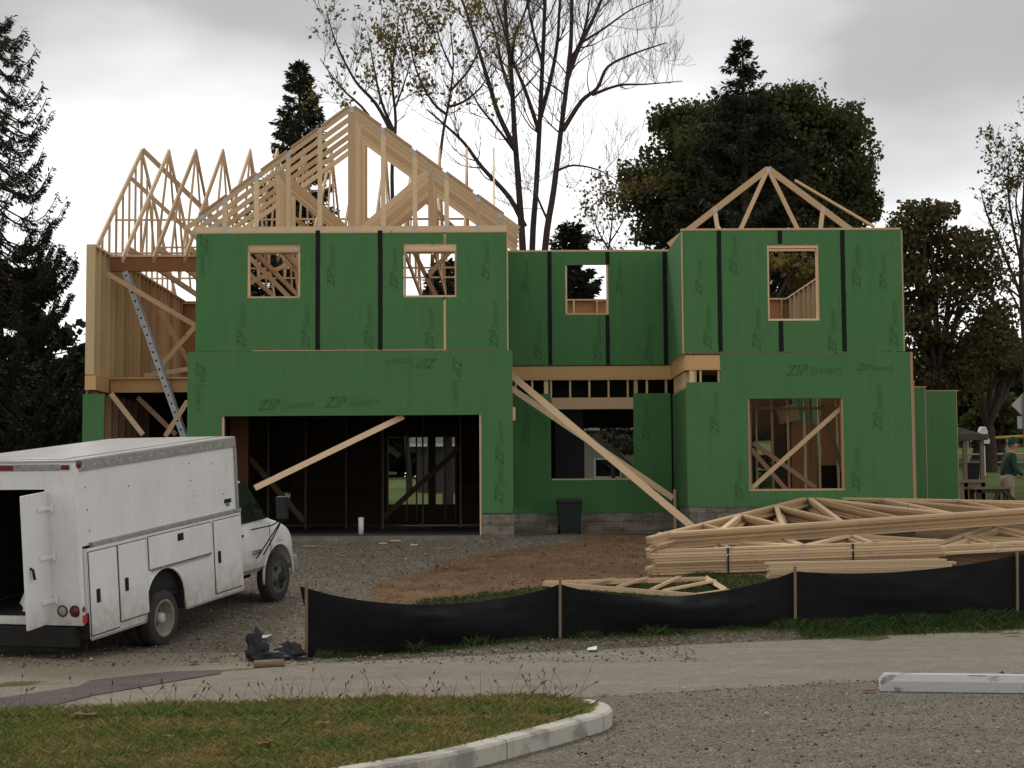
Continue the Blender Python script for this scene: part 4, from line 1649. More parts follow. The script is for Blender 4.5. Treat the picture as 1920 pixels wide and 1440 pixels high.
# things in the open back
def heap(name, mat, c, r, label, cat, seed, flat=.6, mtx=None, parent=None):
    rng = random.Random(seed)
    b = MB()
    n, m_ = 26, 13
    for j in range(m_ + 1):
        ph = math.pi * j / m_
        for k in range(n):
            th = 2 * math.pi * k / n
            d = Vector((math.sin(ph) * math.cos(th), math.sin(ph) * math.sin(th), math.cos(ph)))
            s_ = 1 + .42 * mnoise.noise(d * 1.6 + Vector((seed, 0, 0))) + .22 * mnoise.noise(d * 4.2 + Vector((0, seed, 0)))
            p = Vector((d.x * r[0] * s_, d.y * r[1] * s_, max(-.02, d.z * r[2] * s_)))
            p = p + Vector(c)
            b.v.append(tuple(mtx @ p if mtx else p))
    for j in range(m_):
        for k in range(n):
            k2 = (k + 1) % n
            b.f.append((j * n + k, (j + 1) * n + k, (j + 1) * n + k2, j * n + k2))
            b.m.append(0)
    o = b.build(name, mat, parent)
    return tag(o, label, cat)


heap('orange_bundle', simple('orange_cloth', (.45, .10, .03), .8, .3, 6), (-1.45, -.35, .72), (.18, .24, .24), 'crumpled orange bundle on the floor inside the truck doorway', 'bundle', 3, mtx=TM)
heap('white_sack', M['white_paint'], (-1.2, -.1, .72), (.2, .3, .34), 'pale sack behind the orange bundle inside the truck doorway', 'sack', 8, mtx=TM)

# ------------------------------------------------------------------ silt fence
sf = thing('silt_fence', 'sagging black silt fence on thin wooden stakes along the road', 'fence', (-2.3, 19.9, 0))
SK = [(575, 1097, 1222, 19.9), (1050, 1090, 1190, 21.2), (1490, 1066, 1160, 22.5), (1906, 1036, 1150, 23.95)]
tops, bots = [], []
for x, yt, yb, Y in SK:
    a = P(x, yt, Y)
    bt = P(x, yb, Y)
    tops.append(a)
    bots.append(Vector((bt.x, bt.y, gz(bt.x, bt.y) - .05)))
tops.append(tops[-1] + Vector((3.2, 1.35, .05)))
bots.append(bots[-1] + Vector((3.2, 1.35, .05)))
for i, (a, c) in enumerate(zip(tops, bots)):
    b = MB()
    b.bar(c + Vector((0, -.03, -.1)), a + Vector((.0, -.03, .03)), .032, .036)
    b.build('stake', M['dim_wood' if i else 'dim_wood'], sf)
b = MB()
NU, NV = 34, 14
cols = []
sag = [.235, .25, .12, .1]
for s_ in range(len(tops) - 1):
    for k in range(NU + (1 if s_ == len(tops) - 2 else 0)):
        t_ = k / NU
        a = tops[s_].lerp(tops[s_ + 1], t_)
        c = bots[s_].lerp(bots[s_ + 1], t_)
        dip = sag[s_] * (4 * t_ * (1 - t_)) ** .9
        top = a.z - .035 - dip
        col = []
        for j in range(NV + 1):
            v_ = j / NV
            z = c.z + (top - c.z) * v_
            wv = (.10 * dip / .2 * math.sin(v_ * 5 + t_ * 3) + .035 * mnoise.noise(Vector((s_ * 7 + t_ * 6, v_ * 5, 1))) + .03 * mnoise.noise(Vector((s_ * 7 + t_ * 14, v_ * 3, 5)))) * math.sin(math.pi * t_) ** .5
            fold = (.018 + .02 * mnoise.noise(Vector((s_ * 5 + t_ * 9, v_ * 2, 3)))) * math.sin(v_ * 26 + 11 * t_ + 4 * mnoise.noise(Vector((t_ * 5, v_ * 3, s_)))) * math.sin(math.pi * t_) * (1 - v_)
            col.append((a.x + (c.x - a.x) * (1 - v_), a.y + .005 + wv + fold, z))
        cols.append(col)
for i, col in enumerate(cols):
    b.v += col
for i in range(len(cols) - 1):
    for j in range(NV):
        b.f.append((i * (NV + 1) + j, (i + 1) * (NV + 1) + j, (i + 1) * (NV + 1) + j + 1, i * (NV + 1) + j + 1))
        b.m.append(0)
FAB = NT('woven_fabric', .68, .25)
fn_ = FAB.noise(FAB.obj((1, 1, 1)), 3, 6, .7)
wv_ = FAB.n('ShaderNodeTexWave', wave_type='BANDS', bands_direction='Z')
wv_.inputs['Scale'].default_value = 60
FAB.l(FAB.obj(), wv_.inputs['Vector'])
FAB.color(FAB.ramp(fn_, [(.35, (.006, .006, .0065)), (.7, (.015, .015, .016))]))
fw_ = FAB.noise(FAB.obj((1.2, 1.2, 7), (0, R(14), 0)), 2.2, 5, .6)
FAB.bump(FAB.mix(.12, fw_, wv_.outputs['Fac']), .9, .05)
fo = b.build('fabric', FAB.mat, sf, smooth=True)
b = MB()
a = tops[0]
b.poly([(a.x - .09, a.y + .03, a.z - .02), (a.x - .0, a.y + .012, a.z - .03), (a.x - .0, a.y + .012, a.z - .28), (a.x - .035, a.y + .03, a.z - .26)])
b.poly([(a.x - .09, a.y + .036, a.z - .02), (a.x - .035, a.y + .036, a.z - .26), (a.x - .0, a.y + .018, a.z - .28), (a.x - .0, a.y + .018, a.z - .03)])
b.build('fabric_flap', FAB.mat, sf)

# ------------------------------------------------------------------ lumber
def lie(me, origin, along, uphill, label, group, lift, name='roof_truss'):
    """lay a truss flat: its x axis along, its z axis uphill, on the slope"""
    X = Vector(along).normalized()
    Zv = (Vector(uphill) - X * X.dot(Vector(uphill))).normalized()
    Yv = Zv.cross(X)
    mtx = Matrix.Identity(4)
    for i in range(3):
        mtx[i][0], mtx[i][1], mtx[i][2] = X[i], Yv[i], Zv[i]
    o = bpy.data.objects.new(name, me)
    COL.objects.link(o)
    if Yv.z < 0:
        lift_v = -Yv
    else:
        lift_v = Yv
    p = Vector(origin) + lift_v * lift
    mtx.translation = p
    o.matrix_world = mtx
    OFF[o.name] = Vector((0, 0, 0))
    return tag(o, label, 'roof truss', group)


lt_big = truss_mesh(9.6, 3.0, .0, .35, 'dense', slope=.62, chord=.10, web=.085, t=.04)
lt_sm = truss_mesh(5.1, 1.9, .12, .02, 'W', slope=.74, chord=.10, web=.08, t=.04)
dirv = Vector((.93, .37, .045))
upv = Vector((-.37, .93, .125))
heel = Vector((3.02, 26.9, .77))
g1 = 'small trusses lying in the strapped lower bundle'
g2 = 'long trusses lying on top of the bundle'
d2 = Vector((.985, .17, .02))
u2 = Vector((-.17, .985, .125))
s0 = Vector((2.66, 26.55, .64)) + d2 * 2.5
ORD = ['lowest', 'second lowest', 'third lowest', 'fourth lowest', 'fifth', 'fourth highest', 'third highest', 'second highest', 'topmost']
rng = random.Random(4)
for k in range(9):
    off = d2 * rng.uniform(-.08, .08) + u2 * rng.uniform(-.03, .025)
    lie(lt_sm, s0 + off, d2, u2, f'{ORD[k]} small roof truss lying flat in the strapped bundle behind the silt fence', g1, .02 + k * .046)
# two black straps round the bundle
for kx, lab in ((-1.28, 'black strap round the bundle near its left end'), (.92, 'black strap round the middle of the bundle')):
    c_ = s0 + d2 * kx
    b = MB()
    b.bar(c_ - u2 * .055 + Vector((0, 0, -.0)), c_ - u2 * .055 + Vector((0, 0, .41)), .012, .03, (0, 1, 0))
    b.bar(c_ - u2 * .055 + Vector((0, 0, .405)), c_ + u2 * .16 + Vector((0, 0, .40)), .03, .012, (1, 0, 0))
    tag(b.build('strap', M['black']), lab, 'strap', 'straps round the truss bundle')
ORD2 = ['lowest', 'second lowest', 'third lowest', 'middle', 'third highest', 'second highest', 'topmost']
for k in range(7):
    off = dirv * (rng.uniform(-.10, .10) - .02 * k + 4.6) + upv * rng.uniform(-.04, .04)
    lie(lt_big, heel + off + upv * (.12 - .02 * k), dirv, upv, f'{ORD2[k]} long roof truss lying flat on top of the bundle with its peak uphill', g2, .29 + k * .044)
# boards under and before the pile
lie_b = simple
rng = random.Random(9)
for k in range(2):
    p = s0 + Vector((-2.62 + .12 * k, -.1 - .02 * k, -.02 - .0 * k))
    board_thing('board', ('long board under the left end of the strapped bundle, lower of two', 'long board under the left end of the strapped bundle, upper of two')[k], 'board',
                p + Vector((0, 0, .02 + .045 * k)), p + d2 * 3.4 + Vector((0, 0, .02 + .045 * k)), .14, .04, 'pine', 'boards under the bundle')
q0 = P(1438, 1072, 26.05)
q0.z = gz(q0.x, q0.y)
for k in range(6):
    lab = ('lowest', 'second lowest', 'third lowest', 'third highest', 'second highest', 'topmost')[k] + ' board of the low stack just behind the silt fence'
    a = q0 + Vector((rng.uniform(-.03, .03), rng.uniform(-.02, .02), .06 + k * .043))
    board_thing('board', lab, 'board', a, a + Vector((3.1 + rng.uniform(-.1, .1), .35, .02)), .14, .04, 'pine', 'boards of the low stack')
# a mono truss lying alone on the grass
V4 = [P(1020, 1086, 25.3), P(1327, 1085, 25.7), P(1364, 1107, 24.6), P(1305, 1116, 24.15)]
for v in V4:
    v.z = gz(v.x, v.y) + .05
lg = thing('roof_truss', 'short half truss lying alone on the grass behind the silt fence', 'roof truss', V4[0])
A, B_, C_, D_ = V4
for nm, a, c in (('chord', A, B_), ('chord', A + Vector((0, -.16, 0)), D_), ('chord', B_, C_), ('chord', C_, D_)):
    b = MB()
    b.bar(a, c, .11, .075, (0, 1, 0))
    b.build(nm, M['pine'], lg)
for u, v_ in ((.25, .42), (.5, .62), (.72, .82)):
    barpart('web', M['pine'], lg, A.lerp(D_, u) + Vector((0, 0, .042)), A.lerp(B_, v_) + Vector((0, 0, .042)), .08, .04)
barpart('web', M['pine'], lg, A.lerp(D_, .80) + Vector((0, 0, .042)), B_.lerp(C_, .35) + Vector((0, 0, .042)), .08, .04)
# boards and truss ends at the right edge
e0 = P(1690, 1040, 27.6)
for k in range(3):
    p = e0 + Vector((rng.uniform(-.1, .1), .2 * k, .02 + .05 * k))
    lie(lt_sm, p + Vector((3.1, .9, .0)), Vector((.96, .27, .03)), Vector((-.27, .96, .125)), ('lowest', 'middle', 'topmost')[k] + ' truss of three lying past the right end of the strapped bundle', 'trusses past the bundle', .05)

# ------------------------------------------------------------------ foreground: island, kerb, parking block
kerb_out = [P(x, y, 10).xy for x, y in ((0, 0),)][:0]
outer = [(-2.0, 9.9), (-1.05, 10.85), (-.31, 11.62), (.24, 12.45), (.61, 13.05), (.90, 13.58), (1.0, 13.95), (.97, 14.28), (.85, 14.55)]


def smooth_line(pts, n=6):
    out_ = []
    for i in range(len(pts) - 1):
        p0 = Vector(pts[max(i - 1, 0)])
        p1, p2 = Vector(pts[i]), Vector(pts[i + 1])
        p3 = Vector(pts[min(i + 2, len(pts) - 1)])
        for k in range(n):
            t = k / n
            out_.append(.5 * ((2 * p1) + (p2 - p0) * t + (2 * p0 - 5 * p1 + 4 * p2 - p3) * t * t + (3 * p1 - p0 - 3 * p2 + p3) * t ** 3))
    out_.append(Vector(pts[-1]))
    return out_


ol = smooth_line(outer)
il = []
for i, p in enumerate(ol):
    d = (ol[min(i + 1, len(ol) - 1)] - ol[max(i - 1, 0)]).normalized()
    il.append(p + Vector((-d.y, d.x)) * .17)
KH = .15
b = MB()
for i in range(len(ol) - 1):
    for (a, za), (c, zc_) in ((((ol, 0), 0), ((ol, 0), 0)),):
        pass
    o0, o1, i0, i1 = ol[i], ol[i + 1], il[i], il[i + 1]
    oi0, oi1 = o0.lerp(i0, .12), o1.lerp(i1, .12)
    b.poly([(o0.x, o0.y, 0), (o1.x, o1.y, 0), (o1.x, o1.y, KH - .02), (o0.x, o0.y, KH - .02)])
    b.poly([(o0.x, o0.y, KH - .02), (o1.x, o1.y, KH - .02), (oi1.x, oi1.y, KH), (oi0.x, oi0.y, KH)])
    b.poly([(oi0.x, oi0.y, KH), (oi1.x, oi1.y, KH), (i1.x, i1.y, KH), (i0.x, i0.y, KH)])
    b.poly([(i0.x, i0.y, KH), (i1.x, i1.y, KH), (i1.x, i1.y, 0), (i0.x, i0.y, 0)])
b.poly([(ol[-1].x, ol[-1].y, 0), (il[-1].x, il[-1].y, 0), (il[-1].x, il[-1].y, KH), (ol[-1].x, ol[-1].y, KH - .02)])
KM = NT('kerb_concrete', .9, .2)
kf = KM.noise(KM.obj(), 1.8, 6, .65)
kg = KM.noise(KM.obj(), 45, 4, .7)
kc = KM.mix(KM.ramp(kf, [(.50, (0, 0, 0)), (.60, (.85, .85, .85))]), (.50, .465, .395), (.24, .22, .19))
KM.color(KM.mix(.5, kc, KM.ramp(kg, [(.3, (.75, .75, .75)), (.7, (1.1, 1.1, 1.1))]), 'MULTIPLY'))
KM.bump(kg, .3, .005)
ko = b.build('kerb', KM.mat)
for q in (30, 16):
    b = MB()
    t_ = (ol[q + 1] - ol[q]).normalized() * .003
    a, c = ol[q], il[q]
    e_ = (a - c).normalized() * .003
    for (p0, z0), (p1, z1) in (((a + e_, 0), (a + e_, KH - .018)), ((a + e_, KH - .018), (a.lerp(c, .12), KH + .002)), ((a.lerp(c, .12), KH + .002), (c, KH + .002))):
        b.poly([(p0.x - t_.x, p0.y - t_.y, z0), (p0.x + t_.x, p0.y + t_.y, z0), (p1.x + t_.x, p1.y + t_.y, z1), (p1.x - t_.x, p1.y - t_.y, z1)])
    b.build('joint', M['black'], ko)
tag(ko, 'curved concrete kerb round the foreground grass island', 'kerb')
isl = [(p.x, p.y) for p in il] + [(.5, 14.62), (-1.8, 14.52), (-4.3, 13.95), (-9, 12.2), (-9, 6), (-4, 7)]
b = MB()
cx_, cy_ = -3.0, 11.5
ring1 = [(x, y, .125) for x, y in isl]
b.poly(ring1)
for i in range(len(isl)):
    x0_, y0_ = isl[i]
    x1_, y1_ = isl[(i + 1) % len(isl)]
    b.poly([(x0_, y0_, .125), (x0_, y0_, 0), (x1_, y1_, 0), (x1_, y1_, .125)])
IM = NT('island_soil', .95, .1)
IM.color(IM.ramp(IM.noise(IM.obj(), 8, 6, .7), [(.3, (.06, .045, .02)), (.6, (.11, .09, .04)), (.75, (.17, .11, .06))]))
io = b.build('grass_island', IM.mat)
io['kind'] = 'structure'
# parking block
pb0, pb1 = P(1651, 1297, 16.05), P(1990, 1312, 15.75)
d = Vector((pb1.x - pb0.x, pb1.y - pb0.y, 0)).normalized()
nn = Vector((-d.y, d.x, 0))
L_ = 1.95
b = MB()
o_ = Vector((pb0.x, pb0.y, .012))
prof = [(0, 0), (.0, .10), (.05, .165), (.19, .165), (.24, .10), (.24, 0)]
r0_ = [o_ + nn * a + Vector((0, 0, z)) + d * (.05 if z > .1 else 0) for a, z in prof]
r1_ = [o_ + d * L_ + nn * a + Vector((0, 0, z)) - d * (.05 if z > .1 else 0) for a, z in prof]
for i in range(len(prof) - 1):
    b.poly([r0_[i], r1_[i], r1_[i + 1], r0_[i + 1]])
b.poly(list(reversed(r0_)))
b.poly(r1_)
PBM = NT('worn_white_concrete', .85, .25)
pf = PBM.noise(PBM.obj((1.0, 6, 2), (0, 0, R(5))), 2.1, 5, .7)
pg = PBM.noise(PBM.obj(), 30, 4, .7)
pc = PBM.mix(PBM.ramp(pf, [(.56, (0, 0, 0)), (.62, (.85, .85, .85))]), (.50, .49, .48), (.17, .16, .15))
PBM.color(PBM.mix(.4, pc, PBM.ramp(pg, [(.3, (.75, .75, .75)), (.7, (1.1, 1.1, 1.1))]), 'MULTIPLY'))
tag(b.build('parking_block', PBM.mat, bevel=.008), 'long pale concrete wheel stop with dark scuffs on the gravel lot', 'parking block')

# black plastic heap, pipe stub, orange tag
p = on_ground(508, 1218, 19.7)
BAG = NT('black_plastic', .5, .35)
BAG.color(BAG.ramp(BAG.noise(BAG.obj(), 6, 4), [(.3, (.008, .008, .009)), (.7, (.018, .018, .021))]))
b = MB()
for (cx2, cy2, cz2), rr_, sd2 in (((-.17, .02, .10), (.15, .15, .24), 3), ((.20, .03, .06), (.20, .12, .15), 8), ((.02, -.06, .02), (.33, .18, .10), 5), ((.36, -.10, .0), (.16, .08, .04), 6)):
    base = len(b.v)
    n2, m2 = 40, 22
    for j2 in range(m2 + 1):
        ph = math.pi * j2 / m2
        for k in range(n2):
            th = 2 * math.pi * k / n2
            d = Vector((math.sin(ph) * math.cos(th), math.sin(ph) * math.sin(th), math.cos(ph)))
            q_ = d + Vector((sd2, sd2 * .3, 0))
            s_ = .85 + .55 * mnoise.noise(q_ * 1.5) + .34 * (abs(mnoise.noise(q_ * 2.6)) - .2) + .16 * abs(mnoise.noise(q_ * 6))
            b.v.append((p.x + cx2 + d.x * rr_[0] * s_, p.y + cy2 + d.y * rr_[1] * s_, p.z + max(.0, cz2 + d.z * rr_[2] * s_)))
    for j2 in range(m2):
        for k in range(n2):
            k2 = (k + 1) % n2
            b.f.append((base + j2 * n2 + k, base + (j2 + 1) * n2 + k, base + (j2 + 1) * n2 + k2, base + j2 * n2 + k2))
            b.m.append(0)
tag(b.build('plastic_sheet', BAG.mat, smooth=True), 'crumpled black plastic heap at the left end of the silt fence', 'plastic sheet')
p = on_ground(505, 1246, 18.85)
b = MB()
b.tube([(p.x - .18, p.y, p.z + .03), (p.x + .17, p.y + .03, p.z + .045)], .045, 12)
tag(b.build('pipe_stub', M['dim_wood'], smooth=True), 'dull brown pipe stub lying at the road edge below the black plastic', 'pipe')
# ------------------------------------------------------------------ things beyond the house, right side
def post(name, label, cat, x, y, z0, z1, w_, mat, group=None, d=None):
    b = MB()
    b.box(x - w_ / 2, x + w_ / 2, y - (d or w_) / 2, y + (d or w_) / 2, z0, z1)
    return tag(b.build(name, mat), label, cat, group)


# work table
Yt = 33.5
tz = PZ(913, Yt, 1850)
tx0, tx1 = PX(1819, Yt), PX(1893, Yt)
gzt = gz((tx0 + tx1) / 2, Yt)
DW = simple('dark_bench_wood', (.05, .042, .034), .8, .3, 8)
tbl = thing('work_table', 'dark wooden work table with splayed braces by the house end', 'table', ((tx0 + tx1) / 2, Yt + .3, gzt))
boxpart('tabletop', M['dim_wood'], tbl, tx0, tx1, Yt, Yt + .65, tz - .05, tz, bevel=.005)
boxpart('apron', DW, tbl, tx0 + .04, tx1 - .04, Yt + .03, Yt + .06, tz - .12, tz - .052)
for x in (tx0 + .14, tx1 - .14):
    for y in (Yt + .06, Yt + .58):
        b = MB()
        b.box(x - .05, x + .05, y - .03, y + .03, gzt - .02, tz - .052)
        b.build('leg', DW, tbl)
for a, c in (((tx1 - .3, tz - .1), (tx0 + .3, gzt + .12)), ((tx1 - .2, tz - .06), (tx1 + .06, gzt + .4)), ((tx1 + .06, gzt + .4), (tx1 - .1, gzt + .05))):
    barpart('brace', DW, tbl, (a[0], Yt + .0, a[1]), (c[0], Yt + .0, c[1]), .03, .07)
for k in range(4):
    z = gzt + .04 + .05 * k
    x_ = PX(1838, Yt + 1)
    board_thing('board', ('lowest', 'second lowest', 'second highest', 'topmost')[k] + ' of four orange boards stacked behind the work table', 'board',
                (x_, Yt + 1.1, z), (x_ + .75 + .05 * (k % 2), Yt + 1.1, z + .01), .3, .045, 'rim', 'boards behind the work table')
# shelter with posts
Ys = 47
szt = PZ(822, Ys, 1820)
sg = gz(PX(1840, Ys), Ys)
BRN = simple('brown_stain', (.09, .062, .05), .85, .3, 6)
sh = thing('garden_shelter', 'low brown pergola shelter on slim posts beyond the house end', 'shelter', (PX(1800, Ys), Ys, sg))
boxpart('roof_beam', BRN, sh, PX(1745, Ys), PX(1846, Ys), Ys - .15, Ys + .15, szt - .05, szt + .12)
b = MB()
xa_, xb_ = PX(1700, Ys), PX(1838, Ys)
zz = PZ(793, Ys, 1790)
b.hexa([(xa_, Ys - .1, szt + .125), (xb_, Ys - .1, szt + .125), (xb_, Ys + 3, szt + .125), (xa_, Ys + 3, szt + .125), (xa_, Ys + 1.2, zz), (PX(1800, Ys), Ys + 1.2, zz), (PX(1800, Ys), Ys + 1.8, zz), (xa_, Ys + 1.8, zz)])
b.build('roof', simple('shelter_roof', (.045, .03, .028), .9, .3, 4), sh)
for x in (1805, 1837):
    xx = PX(x, Ys)
    boxpart('post', M['dim_wood'], sh, xx - .055, xx + .055, Ys - .05, Ys + .06, sg - .1, szt - .052)
boxpart('base_rail', M['dim_wood'], sh, PX(1790, Ys), PX(1843, Ys), Ys - .12, Ys - .06, PZ(905, Ys, 1820), PZ(899, Ys, 1820))
boxpart('floor', M['dim_wood'], sh, PX(1700, Ys), PX(1843, Ys), Ys - .05, Ys + 3, sg - .3, PZ(905, Ys, 1820) - .003)
tbp = Vector((PX(1811, Ys + 1.2), Ys + .9, PZ(905, Ys, 1820)))
tb2 = thing('trash_can', 'black trash can standing under the brown shelter', 'trash can', tbp)
bin_body(tb2, M['black'], .42, .42, .58, wheel=False)
# yellow-capped chain fence
Yf = 62
b0 = thing('yellow_top_fence', 'wire fence with a yellow capped top rail behind the shelter', 'fence', (PX(1860, Yf), Yf, 2.5))
YEL = simple('yellow_cap', (.50, .34, .06), .6, .2, 6)
for y0_, y1_, nm in ((824, 814, 'top_cap'), (852, 850, 'mid_rail')):
    b = MB()
    b.tube([P(1740, y0_ + 3, Yf), P(1808, y0_, Yf), P(1990, y1_, Yf)], .055 if nm == 'top_cap' else .035, 8)
    b.build(nm, YEL if nm == 'top_cap' else M['old_pine'], b0, smooth=True)
b = MB()
b.tube([P(1740, 868, Yf), P(1990, 866, Yf)], .03, 6)
b.build('lower_rail', M['alu'], b0)
for x in (1760, 1815, 1889, 1960):
    p = P(x, 822, Yf)
    b = MB()
    b.tube([(p.x, p.y + .08, gz(p.x, p.y) - .1), (p.x, p.y + .08, p.z)], .04, 8)
    b.build('post', M['alu'], b0)
# low wall / kerb, road and grey wall beyond
Yw = 66
xw0, xw1 = PX(1700, Yw), PX(2150, Yw)
boxw = MB()
boxw.box(xw0, xw1, Yw, Yw + .3, gz(xw0, Yw) - .6, PZ(884, Yw, 1860))
tag(boxw.build('kerb_wall', M['concrete']), 'pale low concrete kerb at the far edge of the lawn', 'kerb')
# white lamp-like mailbox
Yk = 58
p = P(1843, 836, Yk)
mb = thing('birdhouse', 'small white house-shaped box on a post by the yellow fence', 'birdhouse', (p.x, p.y, gz(p.x, p.y)))
boxpart('post', M['white_paint'], mb, p.x - .06, p.x + .06, p.y - .06, p.y + .06, gz(p.x, p.y) - .1, PZ(836, Yk, 1843))
boxpart('plate', M['white_paint'], mb, p.x - .13, p.x + .22, p.y - .12, p.y - .08, PZ(832, Yk, 1843), PZ(823, Yk, 1843) - .0)
b = MB()
z0_, z1_, z2_ = PZ(822, Yk, 1843), PZ(809, Yk, 1843), PZ(800, Yk, 1843)
pr = [(p.x - .13, z0_), (p.x + .13, z0_), (p.x + .13, z1_), (p.x + .06, z2_), (p.x - .06, z2_), (p.x - .13, z1_)]
b.poly([(x, p.y - .2, z) for x, z in pr])
b.poly([(x, p.y + .2, z) for x, z in reversed(pr)])
for i in range(6):
    (xa_, za_), (xb_, zb_) = pr[i], pr[(i + 1) % 6]
    b.poly([(xa_, p.y + .2, za_), (xb_, p.y + .2, zb_), (xb_, p.y - .2, zb_), (xa_, p.y - .2, za_)])
b.build('box', M['white_paint'], mb)
# road sign seen from behind
Yg = 44
p = P(1919, 760, Yg)
zg = gz(p.x, p.y)
sg_ = thing('road_sign', 'grey back of a diamond road sign with a small plate below', 'sign', (p.x, p.y, zg))
b = MB()
b.tube([(p.x, p.y, zg - .1), (p.x, p.y, P(1919, 737, Yg).z)], .028, 8)
b.build('pole', M['dim_wood'], sg_)
b = MB()
hw = .335
c = P(1920, 759, Yg)
b.poly([(c.x - hw, c.y + .05, c.z), (c.x, c.y + .05, c.z - hw), (c.x + hw, c.y + .05, c.z), (c.x, c.y + .05, c.z + hw)])
SB = simple('sign_back', (.42, .42, .41), .55, .1, 8)
o = b.build('panel', SB, sg_)
o.modifiers.new('t', 'SOLIDIFY').thickness = .006
c = P(1918, 792, Yg)
boxpart('lower_plate', SB, sg_, c.x - .14, c.x + .14, c.y + .04, c.y + .046, c.z - .17, c.z + .17)

# neighbouring houses
def siding(name, c, rows=7):
    t = NT(name, .8, .2)
    wv = t.n('ShaderNodeTexWave', wave_type='BANDS', bands_direction='Z', wave_profile='SAW')
    wv.inputs['Scale'].default_value = rows / 6.283 * 3.14
    t.l(t.obj(), wv.inputs['Vector'])
    t.color(t.ramp(wv.outputs['Fac'], [(.0, tuple(x * .55 for x in c)), (.14, c), (1, tuple(x * .9 for x in c))]))
    return t.mat


def nb_house(name, label, x0, x1, y0, y1, zg_, ze, zr, wallm, roofm, wins, ridge_x=True):
    h = thing(name, label, 'house', ((x0 + x1) / 2, (y0 + y1) / 2, zg_))
    b = MB()
    b.box(x0, x1, y0, y1, zg_ - .5, ze)
    wl_ = b.build('wall', wallm, h)
    b = MB()
    o = .4
    ym = (y0 + y1) / 2
    b.hexa([(x0 - o, y0 - o, ze + .002), (x1 + o, y0 - o, ze + .002), (x1 + o, y1 + o, ze + .002), (x0 - o, y1 + o, ze + .002),
            (x0 - o, ym - .02, zr), (x1 + o, ym - .02, zr), (x1 + o, ym + .02, zr), (x0 - o, ym + .02, zr)])
    rf = b.build('roof', roofm, h)
    boxpart('gutter', M['white_paint'], rf, x0 - o, x1 + o, y0 - o - .1, y0 - o - .002, ze - .06, ze + .06)
    for a, c, za, zb in wins:
        b = MB()
        b.box(a - .07, c + .07, y0 - .05, y0 - .003, za - .07, zb + .07)
        f_ = b.build('window', M['white_paint'], h)
        boxpart('pane', GLASS, f_, a, c, y0 - .056, y0 - .051, za, zb)
    return h


ROOF = simple('dark_shingles', (.06, .055, .05), .95, .3, 5)
Yn = 62
nz = PZ(805, Yn, 1140)
nb_house('neighbour_house', 'beige sided house seen through the recess opening', PX(1090, Yn), PX(1330, Yn), Yn, Yn + 8, 1.9, nz, nz + 1.5, siding('beige_siding', (.48, .43, .36)), ROOF,
         [(PX(1115, Yn), PX(1160, Yn), PZ(893, Yn, 1140), PZ(862, Yn, 1140))])
Yn2 = 78
nb_house('neighbour_house', 'grey house beyond the yellow fence at the right', PX(1700, Yn2), PX(2000, Yn2), Yn2, Yn2 + 8, 3.4, PZ(826, Yn2, 1850), PZ(790, Yn2, 1850), siding('grey_siding', (.20, .19, .19)), ROOF,
         [(PX(1850, Yn2), PX(1868, Yn2), PZ(880, Yn2, 1850), PZ(868, Yn2, 1850))])
Yn3 = 66
nb_house('neighbour_house', 'pale grey shed glimpsed through the garage', PX(780, Yn3), PX(880, Yn3), Yn3, Yn3 + 6, 2.1, PZ(835, Yn3, 830), PZ(815, Yn3, 830), siding('pale_siding', (.09, .09, .095)), ROOF, [])

# ------------------------------------------------------------------ the worker
pp = P(1893, 900, 34.0)
pz = gz(pp.x, pp.y)
HT = P(1888, 819, 34.0).z - pz          # top of his hat
SKIN = simple('skin', (.42, .22, .16), .6, .1, 6)
JACK = simple('green_jacket', (.018, .050, .034), .9, .25, 7)
KHAKI = simple('khaki_trousers', (.30, .24, .18), .9, .15, 7)
BEAN = simple('green_beanie', (.014, .055, .035), .95, .3, 40)
k_ = HT / 1.80
per = thing('person', 'worker in dark green jacket and beanie bending forward beside the work table', 'person', (pp.x, pp.y, pz))


def W(x, y, z):
    return (pp.x + x * k_, pp.y + y * k_, pz + z * k_)


def skin(name, chains, mat, parent, levels=2):
    """chains: list of [(point, radius)...]; first point of a chain may repeat an earlier one"""
    vs_, ed, rad, idx = [], [], [], {}
    for ch in chains:
        prev = None
        for p, r in ch:
            key = tuple(round(c, 4) for c in p)
            if key not in idx:
                idx[key] = len(vs_)
                vs_.append(p)
                rad.append(r)
            if prev is not None:
                ed.append((prev, idx[key]))
            prev = idx[key]
    off = OFF[parent.name]
    me = bpy.data.meshes.new(name)
    me.from_pydata([tuple(Vector(W(*p)) - off) for p in vs_], ed, [])
    o = bpy.data.objects.new(name, me)
    link(o, parent)
    sk = o.modifiers.new('skin', 'SKIN')
    sk.use_smooth_shade = True
    for i, r in enumerate(rad):
        rr = r if isinstance(r, tuple) else (r, r)
        me.skin_vertices[0].data[i].radius = (rr[0] * k_, rr[1] * k_)
    me.skin_vertices[0].data[0].use_root = True
    sb = o.modifiers.new('sub', 'SUBSURF')
    sb.levels = sb.render_levels = levels
    bpy.context.view_layer.update()
    me2 = bpy.data.meshes.new_from_object(o.evaluated_get(bpy.context.evaluated_depsgraph_get()))
    me2.name = name
    o.modifiers.clear()
    o.data = me2
    me2.materials.clear()
    me2.materials.append(mat)
    OFF[o.name] = off
    return o


